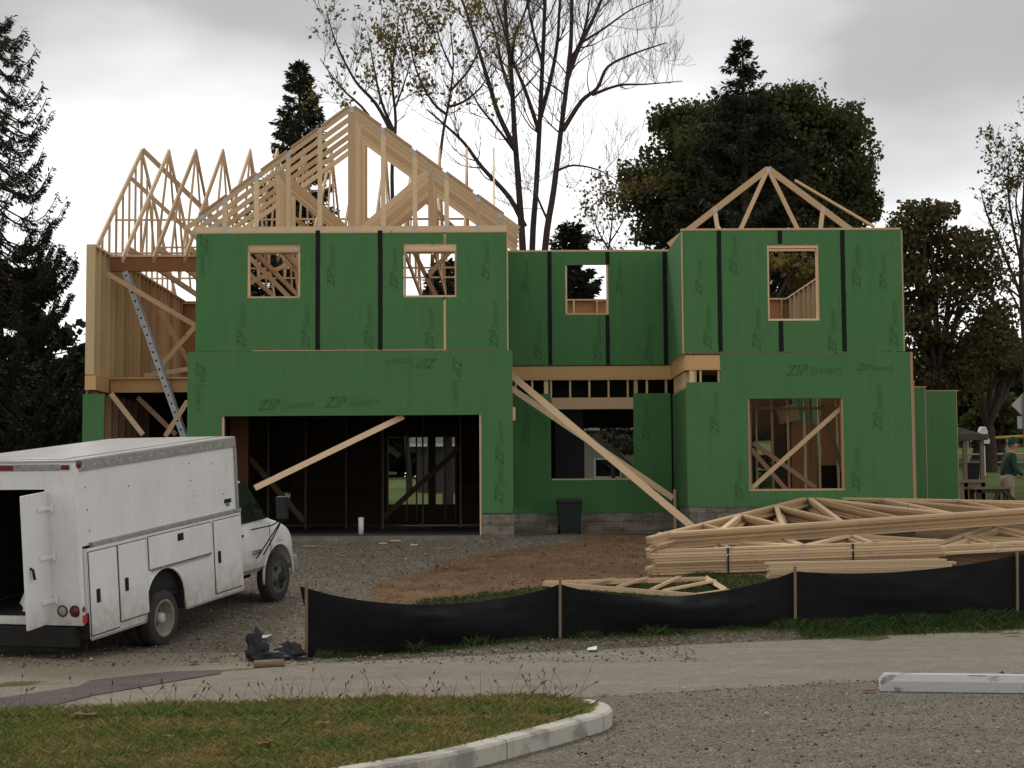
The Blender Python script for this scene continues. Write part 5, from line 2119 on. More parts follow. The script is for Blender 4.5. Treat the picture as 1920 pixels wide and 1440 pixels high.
# he faces right (+x) and leans forward a little
pel, ch_, nk, hd = (-.06, 0, .93), (.0, 0, 1.28), (.07, 0, 1.47), (.11, 0, 1.60)
hands = []
body = [[(pel, .10), ((-.05, 0, 1.06), .115), (ch_, .155), ((.045, 0, 1.41), .10), (nk, .06), ((.10, 0, 1.55), .062), ((.115, 0, 1.62), .092), ((.105, 0, 1.70), .085)]]
for s_ in (-1, 1):
    body.append([(pel, .10), ((-.05, s_ * .09, .88), .085), ((.03 * s_, s_ * .10, .50), .06), ((.02 * s_ - .05, s_ * .10, .10), .05), ((.02 * s_ + .0, s_ * .10, .04), .045), ((.02 * s_ + .12, s_ * .11, .03), .035)])
    sh_ = (.02, s_ * .19, 1.38)
    el = (.05 + .02 * s_, s_ * .24, 1.10)
    wr_ = (.24, s_ * .20, .96)
    body.append([(ch_, .155), (sh_, .062), (el, .047), (wr_, .032), ((.30, s_ * .19, .93), .034)])
bo = skin('body', body, SKIN, per)
# hands: palm ends in five separate fingers
for s_ in (-1, 1):
    for f in range(4):
        y_ = s_ * (.19 + (f - 1.5) * .019)
        ln = (.030, .036, .034, .026)[f]
        skin('finger', [[((.305, y_, .930), .010), ((.305 + ln, y_, .915), .009), ((.312 + ln, y_, .915 - ln), .008), ((.30 + ln, y_, .90 - ln * 1.6), .007)]], SKIN, bo, 1)
    skin('thumb', [[((.285, s_ * .155, .945), .012), ((.315, s_ * .14, .93), .010), ((.335, s_ * .145, .905), .009)]], SKIN, bo, 1)
# face: nose, eyes, mouth, ears
b = MB()
def ell(b, c, r, n=12, m_=8):
    base = len(b.v)
    for j in range(m_ + 1):
        ph = math.pi * j / m_
        for k in range(n):
            th = 2 * math.pi * k / n
            b.v.append(W(c[0] + r[0] * math.sin(ph) * math.cos(th), c[1] + r[1] * math.sin(ph) * math.sin(th), c[2] + r[2] * math.cos(ph)))
    for j in range(m_):
        for k in range(n):
            k2 = (k + 1) % n
            b.f.append((base + j * n + k, base + (j + 1) * n + k, base + (j + 1) * n + k2, base + j * n + k2))
            b.m.append(0)


ell(b, (.215, 0, 1.615), (.024, .016, .026))
b.build('nose', SKIN, bo, smooth=True)
for s_ in (-1, 1):
    b = MB()
    ell(b, (.190, s_ * .034, 1.645), (.012, .014, .010))
    b.build('eye', M['black'], bo, smooth=True)
    b = MB()
    ell(b, (.105, s_ * .092, 1.625), (.022, .012, .034))
    b.build('ear', SKIN, bo, smooth=True)
b = MB()
ell(b, (.196, 0, 1.567), (.010, .024, .007))
b.build('mouth', simple('lips', (.3, .1, .09), .6, .1), bo, smooth=True)
# clothes
jk = [[((-.06, 0, .90), .158), ((-.05, 0, 1.06), .158), (ch_, .175), ((.04, 0, 1.40), .125), ((.068, 0, 1.47), .078)]]
for s_ in (-1, 1):
    jk.append([(ch_, .175), ((.02, s_ * .195, 1.385), .085), ((.05 + .02 * s_, s_ * .245, 1.10), .068), ((.235, s_ * .20, .965), .05)])
skin('jacket', jk, JACK, per)
tr = [[((-.06, 0, 1.02), .17), ((-.06, 0, .90), .185)]]
for s_ in (-1, 1):
    tr.append([((-.06, 0, .90), .185), ((-.05, s_ * .095, .80), .135), ((.03 * s_, s_ * .10, .50), .092), ((.02 * s_ - .05, s_ * .10, .10), .075)])
skin('trousers', tr, KHAKI, per)
for s_ in (-1, 1):
    skin('boot', [[((.02 * s_ - .05, s_ * .10, .14), .062), ((.02 * s_ - .03, s_ * .10, .05), .055), ((.02 * s_ + .13, s_ * .11, .04), .045)]], DARK, per, 1)
b = MB()
n_, m_ = 24, 8
for j in range(m_ + 1):
    ph = math.pi * .56 * j / m_
    for k in range(n_):
        th = 2 * math.pi * k / n_
        r_ = 1.0 + (.06 if j >= m_ - 1 else 0)
        x_, y_, z_ = .118 * math.sin(ph) * math.cos(th) * r_, .100 * math.sin(ph) * math.sin(th) * r_, .135 * math.cos(ph)
        b.v.append(W(.095 + x_ - .18 * z_ * .5, y_, 1.672 + z_ + .22 * x_))
for j in range(m_):
    for k in range(n_):
        k2 = (k + 1) % n_
        b.f.append((j * n_ + k, (j + 1) * n_ + k, (j + 1) * n_ + k2, j * n_ + k2))
        b.m.append(0)
b.build('beanie', BEAN, per, smooth=True)
# ------------------------------------------------------------------ trees
def twig(b, p, d, L, r, depth, rng, tips, spread=.6, upb=.12, seg=4, minr=.006, kids=(2, 3)):
    pts, rad = [p.copy()], [r]
    d = d.normalized()
    for i in range(seg):
        d = (d + Vector((rng.gauss(0, .16), rng.gauss(0, .16), rng.gauss(0, .12) + upb * .5))).normalized()
        p = p + d * (L / seg)
        pts.append(p.copy())
        rad.append(max(minr, r * (1 - .65 * (i + 1) / seg)))
    b.tube(pts, rad, 6 if r > .04 else (4 if r > .015 else 3), cap=False)
    if depth <= 0:
        tips.append((pts[-1], d))
        tips.append((pts[-2], d))
        return
    for k in range(rng.randint(*kids)):
        i = rng.randint(1, seg)
        a = rng.uniform(0, 6.283)
        o = d.orthogonal().normalized()
        o = (Matrix.Rotation(a, 3, d) @ o)
        nd = (d + o * rng.uniform(.6, 1.2) * spread + Vector((0, 0, upb))).normalized()
        twig(b, pts[i], nd, L * rng.uniform(.5, .75), rad[i] * .7, depth - 1, rng, tips, spread, upb, seg, minr, kids)
    twig(b, pts[-1], d, L * .6, rad[-1], depth - 1, rng, tips, spread, upb, seg, minr, kids)


def limb(b, pl, Y, r0_, r1_, n=8):
    pts = [P(q[0], q[1], Y + (q[2] if len(q) > 2 else 0)) for q in pl]
    sp = []
    for i in range(len(pts) - 1):
        p0, p1, p2, p3 = pts[max(i - 1, 0)], pts[i], pts[i + 1], pts[min(i + 2, len(pts) - 1)]
        for k in range(4):
            t = k / 4
            sp.append(.5 * ((2 * p1) + (p2 - p0) * t + (2 * p0 - 5 * p1 + 4 * p2 - p3) * t * t + (3 * p1 - p0 - 3 * p2 + p3) * t ** 3))
    sp.append(pts[-1])
    m_ = len(sp) - 1
    rad = [r0_ + (r1_ - r0_) * i / m_ for i in range(m_ + 1)]
    b.tube(sp, rad, n, cap=False)
    return sp, rad


def sprout(b, sp, rad, rng, n, L, depth, tips, start=.3, spread=.7, upb=.15, kids=(2, 3)):
    m_ = len(sp) - 1
    for k in range(n):
        i = rng.randint(int(m_ * start), m_ - 1)
        d = (sp[i + 1] - sp[i]).normalized()
        o = Matrix.Rotation(rng.uniform(0, 6.283), 3, d) @ d.orthogonal().normalized()
        nd = (d * .5 + o + Vector((0, 0, upb))).normalized()
        twig(b, sp[i], nd, L * rng.uniform(.6, 1.2), max(.012, rad[i] * .42), depth, rng, tips, spread, upb, kids=kids)


def leaf_at(tips, rng, per, size, spread, frac=1.0):
    C = []
    for p, d in tips:
        if rng.random() > frac:
            continue
        q = rng.normal(size=(per, 3)) * spread
        C.append(np.array(p) + q)
    return np.concatenate(C) if C else np.zeros((0, 3))


def base_thing(name, label, x, Y, group=None, cat='tree'):
    wx = PX(x, Y)
    return thing(name, label, cat, (wx, Y, gz(wx, Y)), group)


# --- bare trees with three tall trunks
nprng = np.random.default_rng(3)
bare = [
    ('tall bare tree with the leftmost of three trunks and a low limb to the left', 55, [
        ([(1000, 925), (990, 700), (980, 466), (973, 358), (965, 251), (958, 130), (950, 60), (945, -40)], .15, .05),
        ([(984, 425), (955, 370), (905, 315), (870, 268), (835, 235), (800, 205)], .10, .025),
        ([(967, 280), (935, 215), (915, 150), (890, 70), (870, 10), (850, -40)], .10, .03),
        ([(960, 180, 1), (940, 120, 2), (928, 60, 3), (905, 0, 3)], .08, .02),
        ([(959, 120), (965, 70, -1), (985, 20, -1), (1000, -40, -2)], .07, .02),
        ([(970, 290, -1), (940, 250, -2), (900, 200, -2), (880, 165, -3)], .06, .015)]),
    ('tall bare tree with the middle of three trunks standing straight', 57, [
        ([(1000, 925), (996, 700), (998, 466), (1005, 358), (1011, 251), (1018, 100), (1022, 0), (1024, -50)], .135, .05),
        ([(1010, 245), (985, 170), (960, 110), (940, 40), (920, -20)], .08, .02),
        ([(1013, 220), (1032, 150), (1045, 80), (1050, 0), (1056, -40)], .09, .03),
        ([(1017, 120), (1000, 60), (990, 10), (985, -40)], .06, .02)]),
    ('tall bare tree with the rightmost trunk leaning right under wide bare limbs', 54, [
        ([(1010, 925), (1010, 700), (1022, 466), (1038, 358), (1051, 251), (1068, 110), (1072, 30), (1072, -50)], .14, .05),
        ([(1055, 245), (1090, 190), (1120, 165), (1140, 125), (1190, 100), (1250, 80)], .09, .02),
        ([(1063, 150), (1085, 90), (1110, 40), (1135, -20), (1145, -60)], .09, .03),
        ([(1110, 178), (1160, 160), (1210, 158), (1280, 152)], .06, .012),
        ([(1068, 120), (1095, 60), (1105, 0), (1110, -40)], .06, .02),
        ([(1090, 80), (1130, 55), (1180, 20), (1225, 0)], .05, .012),
        ([(1030, 420), (1005, 360, 1), (1012, 330, 2)], .05, .02),
        ([(1045, 320), (1075, 310), (1120, 318), (1160, 340)], .05, .012)]),
]
for i, (lab, Y, limbs) in enumerate(bare):
    rng = random.Random(20 + i)
    t = base_thing('bare_tree', lab, limbs[0][0][0][0], Y, 'tall bare trees behind the house')
    b = MB()
    tips = []
    for j, (pl, ra, rb) in enumerate(limbs):
        sp, rad = limb(b, pl, Y, ra, rb)
        if j == 0:
            sprout(b, sp, rad, rng, 10, 2.1, 3, tips, .58, .7, .25, (2, 3))
        else:
            sprout(b, sp, rad, rng, 9, 1.4, 2, tips, .25, .7, .25, (2, 4))
    b.build('trunk', M['bark'], t, smooth=True)

# --- thin trees with a few yellowing leaves
thin = [
    ('slender tree with sparse yellowing leaves behind the gable peak', 50, [
        ([(770, 925), (745, 560), (735, 330), (742, 230), (735, 150), (742, 80), (748, 30)], .085, .015),
        ([(735, 250), (705, 195), (665, 150), (630, 80), (612, 20)], .07, .012),
        ([(738, 245), (715, 190), (700, 120), (690, 60)], .06, .012),
        ([(728, 300), (690, 215), (640, 165), (600, 110)], .06, .012),
        ([(742, 200), (760, 150), (770, 110)], .04, .01)], .55, 10),
    ('slender forked tree with sparse yellow leaves left of the bare trunks', 49, [
        ([(805, 925), (808, 600), (815, 400), (830, 255), (842, 190), (850, 120), (845, 60)], .08, .015),
        ([(838, 215), (810, 190), (780, 130), (765, 60), (750, 10)], .05, .01),
        ([(845, 170), (880, 130), (905, 80), (930, 60)], .05, .01),
        ([(842, 200), (870, 190), (905, 160), (920, 120)], .05, .01),
        ([(848, 130), (830, 90), (815, 40)], .04, .01)], .6, 11),
    ('thin young tree with few leaves before the bright gap in the middle', 58, [
        ([(1150, 925), (1148, 650), (1140, 500), (1145, 440), (1150, 390)], .08, .015),
        ([(1142, 470), (1120, 430), (1115, 400)], .035, .01), ([(1143, 455), (1165, 420), (1175, 390)], .035, .01)], .8, 7),
    ('tall sparse tree with reddish leaves at the right edge', 56, [
        ([(1930, 925), (1925, 700), (1915, 520), (1920, 380), (1925, 250)], .16, .03),
        ([(1917, 560), (1880, 470), (1850, 400), (1838, 350)], .07, .012), ([(1916, 500), (1895, 400), (1890, 330), (1895, 280)], .06, .012),
        ([(1918, 420), (1940, 340), (1930, 240)], .06, .012), ([(1920, 600), (1890, 540), (1855, 500)], .05, .01), ([(1922, 450), (1905, 390), (1912, 320)], .05, .01)], .6, 12),
]
for i, (lab, Y, limbs, frac, per_) in enumerate(thin):
    rng = random.Random(40 + i)
    t = base_thing('thin_tree', lab, limbs[0][0][0][0], Y, 'sparse thin trees behind the house')
    b = MB()
    tips = []
    for j, (pl, ra, rb) in enumerate(limbs):
        sp, rad = limb(b, pl, Y, ra, rb, 6)
        sprout(b, sp, rad, rng, 9 if j == 0 else 7, 1.0, 2, tips, .45 if j == 0 else .2, .7, .2)
    b.build('trunk', M['bark'], t, smooth=True)
    C = leaf_at(tips, np.random.default_rng(60 + i), per_, .1, .16, frac * .22)
    quads('crown', leaves(C, .09, nprng, 1.6), M['yellow_leaf' if i < 3 else 'brown_leaf'], t)


# --- conifers
def conifer(name, label, x, ytop, Y, R_, mat, seed, dens=1.0, skip_top=0.0, curl=.0, zmin=0.5, wid=None, group=None, leafsize=.2, step=.32, yb=None, taper=.85):
    rng = random.Random(seed)
    nr = np.random.default_rng(seed)
    top = P(x, ytop, Y)
    t = base_thing(name, label, x, Y, group)
    gz_ = gz(top.x, Y)
    H = top.z - gz_
    b = MB()
    b.tube([(top.x, Y, gz_ - .1), (top.x, Y, gz_ + H * .5), (top.x, Y, top.z)], [H * .016 + .05, H * .011 + .03, .015], 8, cap=False)
    Q = []
    z = zmin
    while z < H - .15:
        f = 1 - z / H
        r = R_ * (f ** taper)
        nb = max(4, int((5 + 6 * f) * (1 if curl == 0 else .8)))
        for k in range(nb):
            az = rng.uniform(0, 6.283)
            L = r * rng.uniform(.62, 1.1) + .12
            dirh = Vector((math.cos(az), math.sin(az), 0))
            pts = []
            m_ = 9
            dr_ = rng.uniform(.5, 1.15)
            droop = (.30 * f + .05) * rng.uniform(.6, 1.3)
            for j in range(m_ + 1):
                u_ = j / m_
                zz_ = z + L * ((.12 * u_ - droop * u_ ** 1.2 + .17 * u_ ** 3) if curl == 0 else (-.42 * math.sin(1.75 * u_) * dr_ + curl * max(0, u_ - .55) ** 2 * 3.2))
                pts.append(Vector((top.x, Y, gz_ + zz_)) + dirh * L * u_ * (1 - .06 * u_))
            b.tube(pts, [max(.007, .035 * f * (1 - j / m_) + .007) if curl == 0 else .028 * (1 - j / m_) + .009 for j in range(m_ + 1)], 4, cap=False)
            pf = 1 if (1 - f) < 1 - skip_top else max(0, 1 - ((1 - f) - (1 - skip_top)) / .12)
            cnt = int(dens * (12 + L * 34) * max(.32 if curl else .3, pf))
            if cnt:
                u_ = nr.uniform(.12 if curl == 0 else .3, 1.0, cnt) ** .75
                ii = np.clip((u_ * m_).astype(int), 0, m_ - 1)
                pa = np.array([tuple(p) for p in pts])
                fr_ = (u_ * m_ - ii)[:, None]
                base_ = pa[ii] * (1 - fr_) + pa[ii + 1] * fr_
                w_ = (.05 + .16 * L * (1 - u_) * .8 + .05)[:, None] * (1 if curl == 0 else .7)
                side = np.array((-dirh.y, dirh.x, 0))[None, :]
                sgn = nr.uniform(-1, 1, (cnt, 1))
                offv = side * sgn * w_ * 1.6 + nr.normal(size=(cnt, 3)) * .05 + np.array((0, 0, -1))[None, :] * nr.uniform(0, .18, (cnt, 1)) * min(1, L)
                c0 = base_ + offv * .4
                dv_ = offv + np.array(dirh)[None, :] * .12 + nr.normal(size=(cnt, 3)) * .04
                dv_ /= np.linalg.norm(dv_, axis=1)[:, None]
                sd_ = np.cross(dv_, nr.normal(size=(cnt, 3)))
                sd_ /= np.linalg.norm(sd_, axis=1)[:, None]
                ls = leafsize * nr.uniform(.6, 1.3, (cnt, 1))
                slim = .17 if curl == 0 else .14
                Q.append(np.stack([c0, c0 + dv_ * ls * .5 + sd_ * ls * slim, c0 + dv_ * ls, c0 + dv_ * ls * .5 - sd_ * ls * slim], axis=1))
        z += step * rng.uniform(.7, 1.2) * (.55 + .6 * f)
    b.build('trunk', M['bark'], t, smooth=True)
    quads('crown', np.concatenate(Q), mat, t)
    return t


conifer('spruce_tree', 'big dark spruce with upturned bare tips at the left edge', -14, 25, 40, 2.7, M['spruce'], 1, dens=7.0, skip_top=.45, curl=.7, leafsize=.13, step=.27, taper=.40)
conifer('spruce_tree', 'small dark conifer with a yellowing top left of the gable', 562, 112, 60, 2.6, M['pine_tip'], 2, dens=2.6, leafsize=.18, step=.3, taper=.6)
conifer('spruce_tree', 'tall dark spruce peak rising behind the round maple', 1392, 66, 57.2, 6.4, M['spruce'], 3, dens=1.9, leafsize=.2, step=.42, taper=.95)
conifer('spruce_tree', 'small round-topped conifer above the recessed wall', 1070, 418, 60, 2.1, M['spruce'], 4, zmin=4.2, dens=1.6, leafsize=.26, step=.3, taper=.5)
conifer('spruce_tree', 'dark conifer seen through the second upper window', 838, 478, 52, 2.2, M['spruce'], 5, zmin=2.8, dens=1.6, leafsize=.26, step=.3, taper=.7)
conifer('spruce_tree', 'dark conifer behind the first upper window', 520, 330, 58, 4.2, M['spruce'], 6, zmin=2.2, dens=1.2, leafsize=.3, step=.36, taper=.6)


# --- broad-leaved crowns made of lobes
def lobed(name, label, xb, Y, lobes, depth, mat, seed, nper=900, size=.17, group=None, clump=.55, limbs=True):
    nr = np.random.default_rng(seed)
    rng = random.Random(seed)
    t = base_thing(name, label, xb, Y, group)
    gp = OFF[t.name]
    b = MB()
    tips = []
    fork = Vector((gp.x, Y, gp.z + (P(xb, lobes[0][1], Y).z - gp.z) * .35))
    b.tube([gp + Vector((0, 0, -.1)), gp.lerp(fork, .5) + Vector((.05, 0, 0)), fork], [.32, .25, .22], 10, cap=False)
    C = []
    for lx_, ly_, lr_ in lobes:
        c0 = P(lx_, ly_, Y)
        r = lr_ / F * Y
        dy_ = rng.uniform(-.5, .5) * depth
        c0 = c0 + Vector((0, dy_, 0))
        mid = fork.lerp(c0, .55) + Vector((rng.uniform(-.3, .3), rng.uniform(-.3, .3), .3))
        b.tube([fork, mid, c0], [.13, .08, .03], 6, cap=False)
        for k in range(3):
            twig(b, c0, Vector((rng.gauss(0, 1), rng.gauss(0, 1), rng.gauss(.3, .7))), r * .8, .03, 1, rng, tips, .7, .1)
        nc = max(6, int(11 * r * r))
        dd = nr.normal(size=(nc, 3))
        dd /= np.linalg.norm(dd, axis=1)[:, None]
        rr = r * nr.uniform(.35, 1.0, (nc, 1)) ** .5
        cc = np.array(c0)[None, :] + dd * rr * np.array((1, 1, .92))[None, :]
        per = max(10, int(nper / 11))
        for q in cc:
            C.append(q[None, :] + np.clip(nr.normal(size=(per, 3)), -1.5, 1.5) * np.array((clump, clump, clump * .6))[None, :] * .55 * nr.uniform(.6, 1.2))
    C = np.concatenate(C)
    b.build('trunk', M['bark'], t, smooth=True)
    quads('crown', leaves(C, size, nr, 1.35), mat, t)
    return t


lobed('maple_tree', 'broad dense maple with browning edges behind the right bump', 1400, 60,
      [(1400, 330, 110), (1260, 270, 45), (1300, 235, 40), (1330, 290, 80), (1240, 330, 50), (1220, 385, 42), (1280, 380, 70), (1250, 420, 40), (1350, 400, 80), (1460, 260, 80),
       (1500, 210, 34), (1530, 260, 55), (1570, 260, 32), (1580, 320, 50), (1540, 340, 70), (1600, 370, 42), (1590, 410, 40), (1500, 400, 80), (1205, 330, 28), (1480, 190, 28), (1420, 240, 60), (1255, 225, 18), (1370, 250, 60), (1612, 330, 22), (1585, 225, 20)],
      2.6, M['maple'], 11, 2700, .125, clump=.78)
lobed('oak_tree', 'open crowned browning tree right of the house', 1760, 54,
      [(1740, 410, 42), (1710, 440, 30), (1780, 430, 45), (1720, 490, 36), (1770, 490, 50), (1820, 480, 32), (1840, 530, 30), (1800, 540, 44), (1740, 560, 44), (1860, 590, 30), (1720, 620, 40), (1780, 620, 50), (1830, 640, 44), (1870, 660, 30), (1760, 690, 55), (1820, 710, 45), (1730, 400, 26), (1700, 690, 40), (1690, 440, 24), (1685, 520, 30), (1690, 580, 34), (1680, 640, 40), (1660, 470, 22)],
      2.0, M['brown_leaf'], 12, 1500, .115, clump=.7)
lobed('rusty_tree', 'low rusty brown tree by the yellow fence', 1850, 60,
      [(1850, 640, 42), (1890, 650, 34), (1820, 660, 30), (1870, 690, 36), (1830, 700, 36), (1905, 690, 26)], 1.5, M['brown_leaf'], 13, 1700, .115)
lobed('bush', 'yellow green bush below the rusty tree', 1868, 64,
      [(1868, 760, 26), (1845, 775, 24), (1895, 775, 26), (1860, 800, 34), (1905, 805, 30), (1820, 800, 28)], 1.2, M['bush'], 14, 1200, .14)
lobed('hedge', 'dark tall hedge mass behind the shelter and the rusty tree', 1830, 68,
      [(1760, 740, 50), (1800, 700, 46), (1850, 730, 50), (1900, 740, 50), (1790, 790, 40), (1840, 780, 44), (1890, 790, 44), (1940, 740, 50), (1720, 760, 50)], 1.6, M['wood_far'], 18, 800, .26)
lobed('maple_tree', 'dark leafy tree seen through the right upper window', 1490, 70,
      [(1450, 520, 60), (1520, 500, 60), (1480, 580, 70), (1560, 580, 60), (1600, 520, 60), (1430, 600, 50), (1640, 560, 50), (1380, 560, 60)], 2.5, M['maple'], 15, 800, .24)
lobed('dark_tree', 'dark leafy mass under the spruce at the left edge', 60, 46,
      [(40, 620, 70), (90, 660, 55), (130, 690, 32), (20, 720, 80), (90, 740, 60), (140, 760, 30), (60, 800, 60), (125, 810, 40), (10, 560, 60)], 2.5, M['spruce'], 16, 850, .2)
lobed('maple_tree', 'yellow tinged tree low behind the right roof truss', 1330, 52,
      [(1310, 470, 36), (1370, 480, 40), (1430, 490, 40), (1490, 500, 36), (1290, 500, 30), (1540, 520, 36)], 1.2, M['yellow_leaf'], 17, 500, .16)
# far wood on the rise behind everything
nr = np.random.default_rng(30)
n_ = 42000
Xw = nr.uniform(-60, 70, n_)
Yw_ = 92 + nr.normal(size=n_) * 3
hw_ = np.array([5.0 + 2.2 * mnoise.noise(Vector((x * .16, 1.3, 0))) + 1.0 * mnoise.noise(Vector((x * .6, 4.3, 0))) for x in Xw])
Zw = 3.0 + nr.uniform(0, 1, n_) ** .8 * hw_
o = quads('far_wood', leaves(np.stack([Xw, Yw_, Zw], axis=1), .75, nr, 1.3), M['wood_far'])
o['kind'] = 'stuff'

# ------------------------------------------------------------------ grass, weeds, fallen leaves
def blades(name, pts, h, w_, mat, seed, lean=.35, kind='stuff'):
    nr = np.random.default_rng(seed)
    n = len(pts)
    pts = np.array(pts, dtype=float)
    hh = h * nr.uniform(.4, 1.25, (n, 1)) if np.isscalar(h) else np.array(h)[:, None]
    az = nr.uniform(0, 6.283, n)
    side = np.stack([np.cos(az), np.sin(az), np.zeros(n)], axis=1)
    la = nr.normal(size=(n, 3)) * lean
    la[:, 2] = 1
    tip = pts + la * hh
    mid = pts + la * np.array((.35, .35, .6))[None, :] * hh
    V = np.stack([pts - side * w_, pts + side * w_, mid + side * w_ * .6, tip], axis=1)
    o = quads(name, V, mat)
    if kind:
        o['kind'] = kind
    return o


nr = np.random.default_rng(70)
pts = []
islp = [(p.x, p.y) for p in il] + [(.55, 14.66), (-1.8, 14.58), (-4.3, 14.0), (-7, 13), (-7, 9.9), (-2.2, 9.9)]
while len(pts) < 95000:
    x, y = nr.uniform(-5.2, 1.1), nr.uniform(10, 14.7)
    if inpoly(x, y, islp) and abs(x) < .36 * y:
        pts.append((x, y, .12))
hs_ = np.array([.055 + .03 * mnoise.noise(Vector((p[0] * 1.5, p[1] * 1.5, 0))) + (.04 if p[1] > 13.6 else 0) * nr.uniform(0, 1) for p in pts]) * nr.uniform(.4, 1.3, len(pts))
blades('grass', pts, hs_ * .9, .0031, M['grass'], 71, .75)
# taller seeding stems on the far edge of the island
pts, hh_ = [], []
rng = random.Random(72)
SD = []
stems = MB()
for k in range(150):
    cl_ = rng.choice([(-4.0, .5), (-2.9, .35), (-2.2, .3), (-1.9, .25), (-.6, .6), (-.1, .4), (.35, .3), (.6, .2), (.2, .3), (-1.2, .5)])
    x = rng.gauss(*cl_)
    y = 14.3 + .14 * (x - .0) + rng.uniform(-.35, .18) - (.12 if x < -2 else 0)
    if x > .8 or not inpoly(x, y, islp):
        continue
    h = rng.uniform(.10, .34)
    lx_, ly_ = rng.gauss(0, .10), rng.gauss(0, .08)
    p0 = Vector((x, y, .12))
    p1 = p0 + Vector((lx_ * .4, ly_ * .4, h * .6))
    p2 = p0 + Vector((lx_, ly_, h))
    stems.tube([p0, p1, p2], [.0026, .002, .0016], 3, cap=False)
    if rng.random() < .75:
        d = (p2 - p1).normalized()
        a = d.orthogonal().normalized() * rng.uniform(.006, .011)
        a = Matrix.Rotation(rng.uniform(0, 6.28), 3, d) @ a
        bb = d.cross(a)
        L_ = rng.uniform(.03, .065)
        stems.poly([p2 - d * .01, p2 + d * L_ * .4 + a, p2 + d * L_, p2 + d * L_ * .4 - a])
        stems.poly([p2 - d * .01, p2 + d * L_ * .4 + bb, p2 + d * L_, p2 + d * L_ * .4 - bb])
o = stems.build('seed_grass', M['seed'])
o['kind'] = 'stuff'
# weeds along the foot of the silt fence
pts, hh_ = [], []
nr = np.random.default_rng(73)
for s_ in range(len(tops) - 1):
    for k in range((4200, 3600, 7500, 7500)[s_]):
        t_ = nr.uniform(0, 1)
        c = bots[s_].lerp(bots[s_ + 1], t_)
        x = c.x
        y = c.y - abs(nr.normal() * (.14 if s_ < 2 else .34)) - .02
        den = .4 + .9 * mnoise.noise(Vector((x * 1.9, 3, 0))) + (.35 if s_ >= 2 else 0)
        if nr.uniform() > den:
            continue
        pts.append((x, y, gz(x, y)))
        hh_.append(.75 * (.05 + .16 * max(0, mnoise.noise(Vector((x * 2.1, 8, 0)))) + (.05 if s_ >= 2 else 0)) * nr.uniform(.3, 1.5))
blades('weeds', pts, np.array(hh_), .0036, M['weed'], 74, .6)
# grass growing behind the fence and on the lawn
pts = []
nr = np.random.default_rng(75)
while len(pts) < 34000:
    x, y = nr.uniform(-2.4, 9), nr.uniform(19.8, 27.2)
    z_ = zone(x, y)
    if z_[0] == 0 and z_[1] < .5 and y > 20.3 + .4 * (x + 2.3):
        pts.append((x, y, gz(x, y)))
blades('grass', pts, .055, .005, M['weed'], 76, .6)
# a broad weed by the fence
b = MB()
c0 = on_ground(778, 1222, 20.3)
rng = random.Random(77)
for k in range(26):
    az = rng.uniform(0, 6.283)
    L_ = rng.uniform(.14, .27)
    d = Vector((math.cos(az) * .8, math.sin(az) * .8, rng.uniform(.5, 1.1))).normalized()
    sd_ = d.cross(Vector((0, 0, 1))).normalized() * rng.uniform(.016, .028)
    p1 = c0 + d * L_ * .5
    p2 = c0 + d * L_ + Vector((0, 0, -.04))
    b.poly([c0, p1 + sd_, p2, p1 - sd_])
tag(b.build('weed_plant', M['weed']), 'broad leafed green weed rosette at the foot of the silt fence', 'weed')
# fallen leaves
def dead_leaf(x, y, Y, s_, lab, z=None, seed=0):
    p = P(x, y, Y)
    zz_ = gz(p.x, p.y) if z is None else z
    rng = random.Random(seed + int(x))
    b = MB()
    a = rng.uniform(0, 6.28)
    ca_, sa_ = math.cos(a), math.sin(a)
    ou = [(-1, 0), (-.6, .55), (-.1, .42), (.25, .7), (.55, .35), (1, .05), (.55, -.35), (.2, -.65), (-.15, -.4), (-.65, -.5)]
    rim_ = [(p.x + (u * ca_ - v * sa_) * s_, p.y + (u * sa_ + v * ca_) * s_ * .9, zz_ + .012 + s_ * .16 * abs(v) + rng.uniform(0, .14) * s_) for u, v in ou]
    c = (p.x, p.y, zz_ + .012)
    for i in range(len(rim_)):
        b.poly([c, rim_[i], rim_[(i + 1) % len(rim_)]])
    return tag(b.build('fallen_leaf', M['dead_leaf']), lab, 'leaf', 'fallen leaves')


dead_leaf(165, 1335, 13.45, .14, 'large curled brown leaf on the grass at the left', .17)
dead_leaf(362, 1237, 19.2, .13, 'reddish leaf on the drive before the truck', None)
dead_leaf(405, 1226, 19.6, .09, 'brown leaf beside the reddish one on the drive', None)
dead_leaf(568, 1236, 19.2, .09, 'orange leaf below the left end stake of the silt fence', None)
dead_leaf(1630, 1300, 15.95, .10, 'brown leaf beside the wheel stop', .012)
dead_leaf(1540, 1371, 13.4, .055, 'small dark leaf on the gravel lot', .01)
dead_leaf(605, 1354, 12.9, .09, 'dark curled leaf on the grass near its middle', .17)
dead_leaf(495, 1422, 11.9, .08, 'red brown leaf on the grass near the bottom edge', .17)
dead_leaf(315, 1395, 12.3, .06, 'small rusty leaf low on the grass at the left', .17)

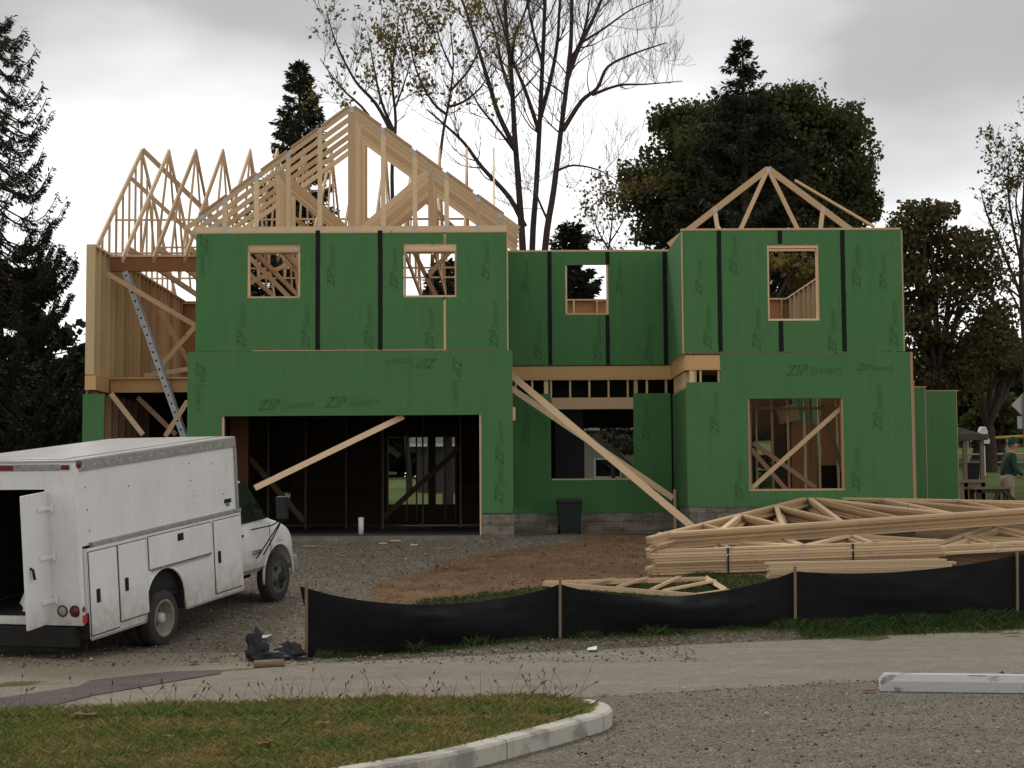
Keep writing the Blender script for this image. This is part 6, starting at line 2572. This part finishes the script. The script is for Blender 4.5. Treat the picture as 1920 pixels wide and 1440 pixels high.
# loose stones on the lot, the road edges and the drive
def stones(name, pts, size, mat, seed):
    nr = np.random.default_rng(seed)
    n = len(pts)
    c = np.array(pts, dtype=float)
    s_ = size * np.exp(nr.normal(size=(n, 1)) * .45)
    oc = np.array([(1, 0, 0), (0, 1, 0), (-1, 0, 0), (0, -1, 0), (0, 0, .75), (0, 0, -.5)])
    V = oc[None, :, :] * (1 + .35 * nr.uniform(-1, 1, (n, 6, 1)))
    a = nr.uniform(0, 6.283, n)
    ca_, sa_ = np.cos(a)[:, None], np.sin(a)[:, None]
    x, y = V[:, :, 0] * ca_ - V[:, :, 1] * sa_ * .75, V[:, :, 0] * sa_ + V[:, :, 1] * ca_ * .75
    V = np.stack([x, y, V[:, :, 2]], axis=2) * s_[:, None, :] + c[:, None, :]
    F_ = np.array([(0, 1, 4), (1, 2, 4), (2, 3, 4), (3, 0, 4), (1, 0, 5), (2, 1, 5), (3, 2, 5), (0, 3, 5)])
    faces = (F_[None] + (np.arange(n) * 6)[:, None, None]).reshape(-1, 3)
    me = bpy.data.meshes.new(name)
    me.from_pydata(V.reshape(-1, 3).tolist(), [], faces.tolist())
    me.materials.append(mat)
    o = bpy.data.objects.new(name, me)
    COL.objects.link(o)
    o['kind'] = 'stuff'
    return o


def stone_mat(name, cols):
    t = NT(name, .9, .2)
    t.color(t.ramp(t.rnd(), [(i / (len(cols) - 1), c) for i, c in enumerate(cols)]))
    return t.mat


nr = np.random.default_rng(90)
pts = []
while len(pts) < 5200:
    y = nr.uniform(10.2, 17.2)
    x = nr.uniform(-.34, .36) * y
    if inpoly(x, y, islp) or y > 15.5 + .375 * x + .25 * nr.normal():
        continue
    if x < .6 and y < 14.7:
        continue
    pts.append((x, y, .010))
for k in range(900):      # spilled along the joint with the road
    x = nr.uniform(-2, 6)
    pts.append((x, 15.42 + .375 * x + nr.normal() * .10, .010))
stones('gravel', pts, .0085, stone_mat('lot_stones', [(.035, .03, .024), (.09, .075, .055), (.19, .17, .135), (.26, .24, .20), (.16, .10, .075), (.45, .43, .38)]), 91)
pts = []
while len(pts) < 14000:
    x, y = nr.uniform(-10, 2.5), nr.uniform(19.0, 31)
    if zone(x, y)[0] < .7:
        if nr.uniform() > .12:
            continue
    pts.append((x, y, gz(x, y) + .012))
for k in range(900):
    x = nr.uniform(-3, 7)
    y = road_far(x) + .12 + abs(nr.normal()) * .2
    pts.append((x, y, gz(x, y) + .004))
stones('gravel', pts, .0105, stone_mat('drive_stones', [(.05, .042, .033), (.12, .10, .075), (.18, .155, .12), (.25, .22, .175), (.36, .33, .28)]), 92)
pts = []
while len(pts) < 2600:
    x, y = nr.uniform(-2.5, 5), nr.uniform(23.5, 31)
    if zone(x, y)[1] > .9:
        pts.append((x, y, gz(x, y) + .015))
o = stones('dirt_clods', pts, .012, stone_mat('clods', [(.07, .036, .018), (.15, .08, .04), (.24, .14, .075), (.30, .19, .11)]), 93)
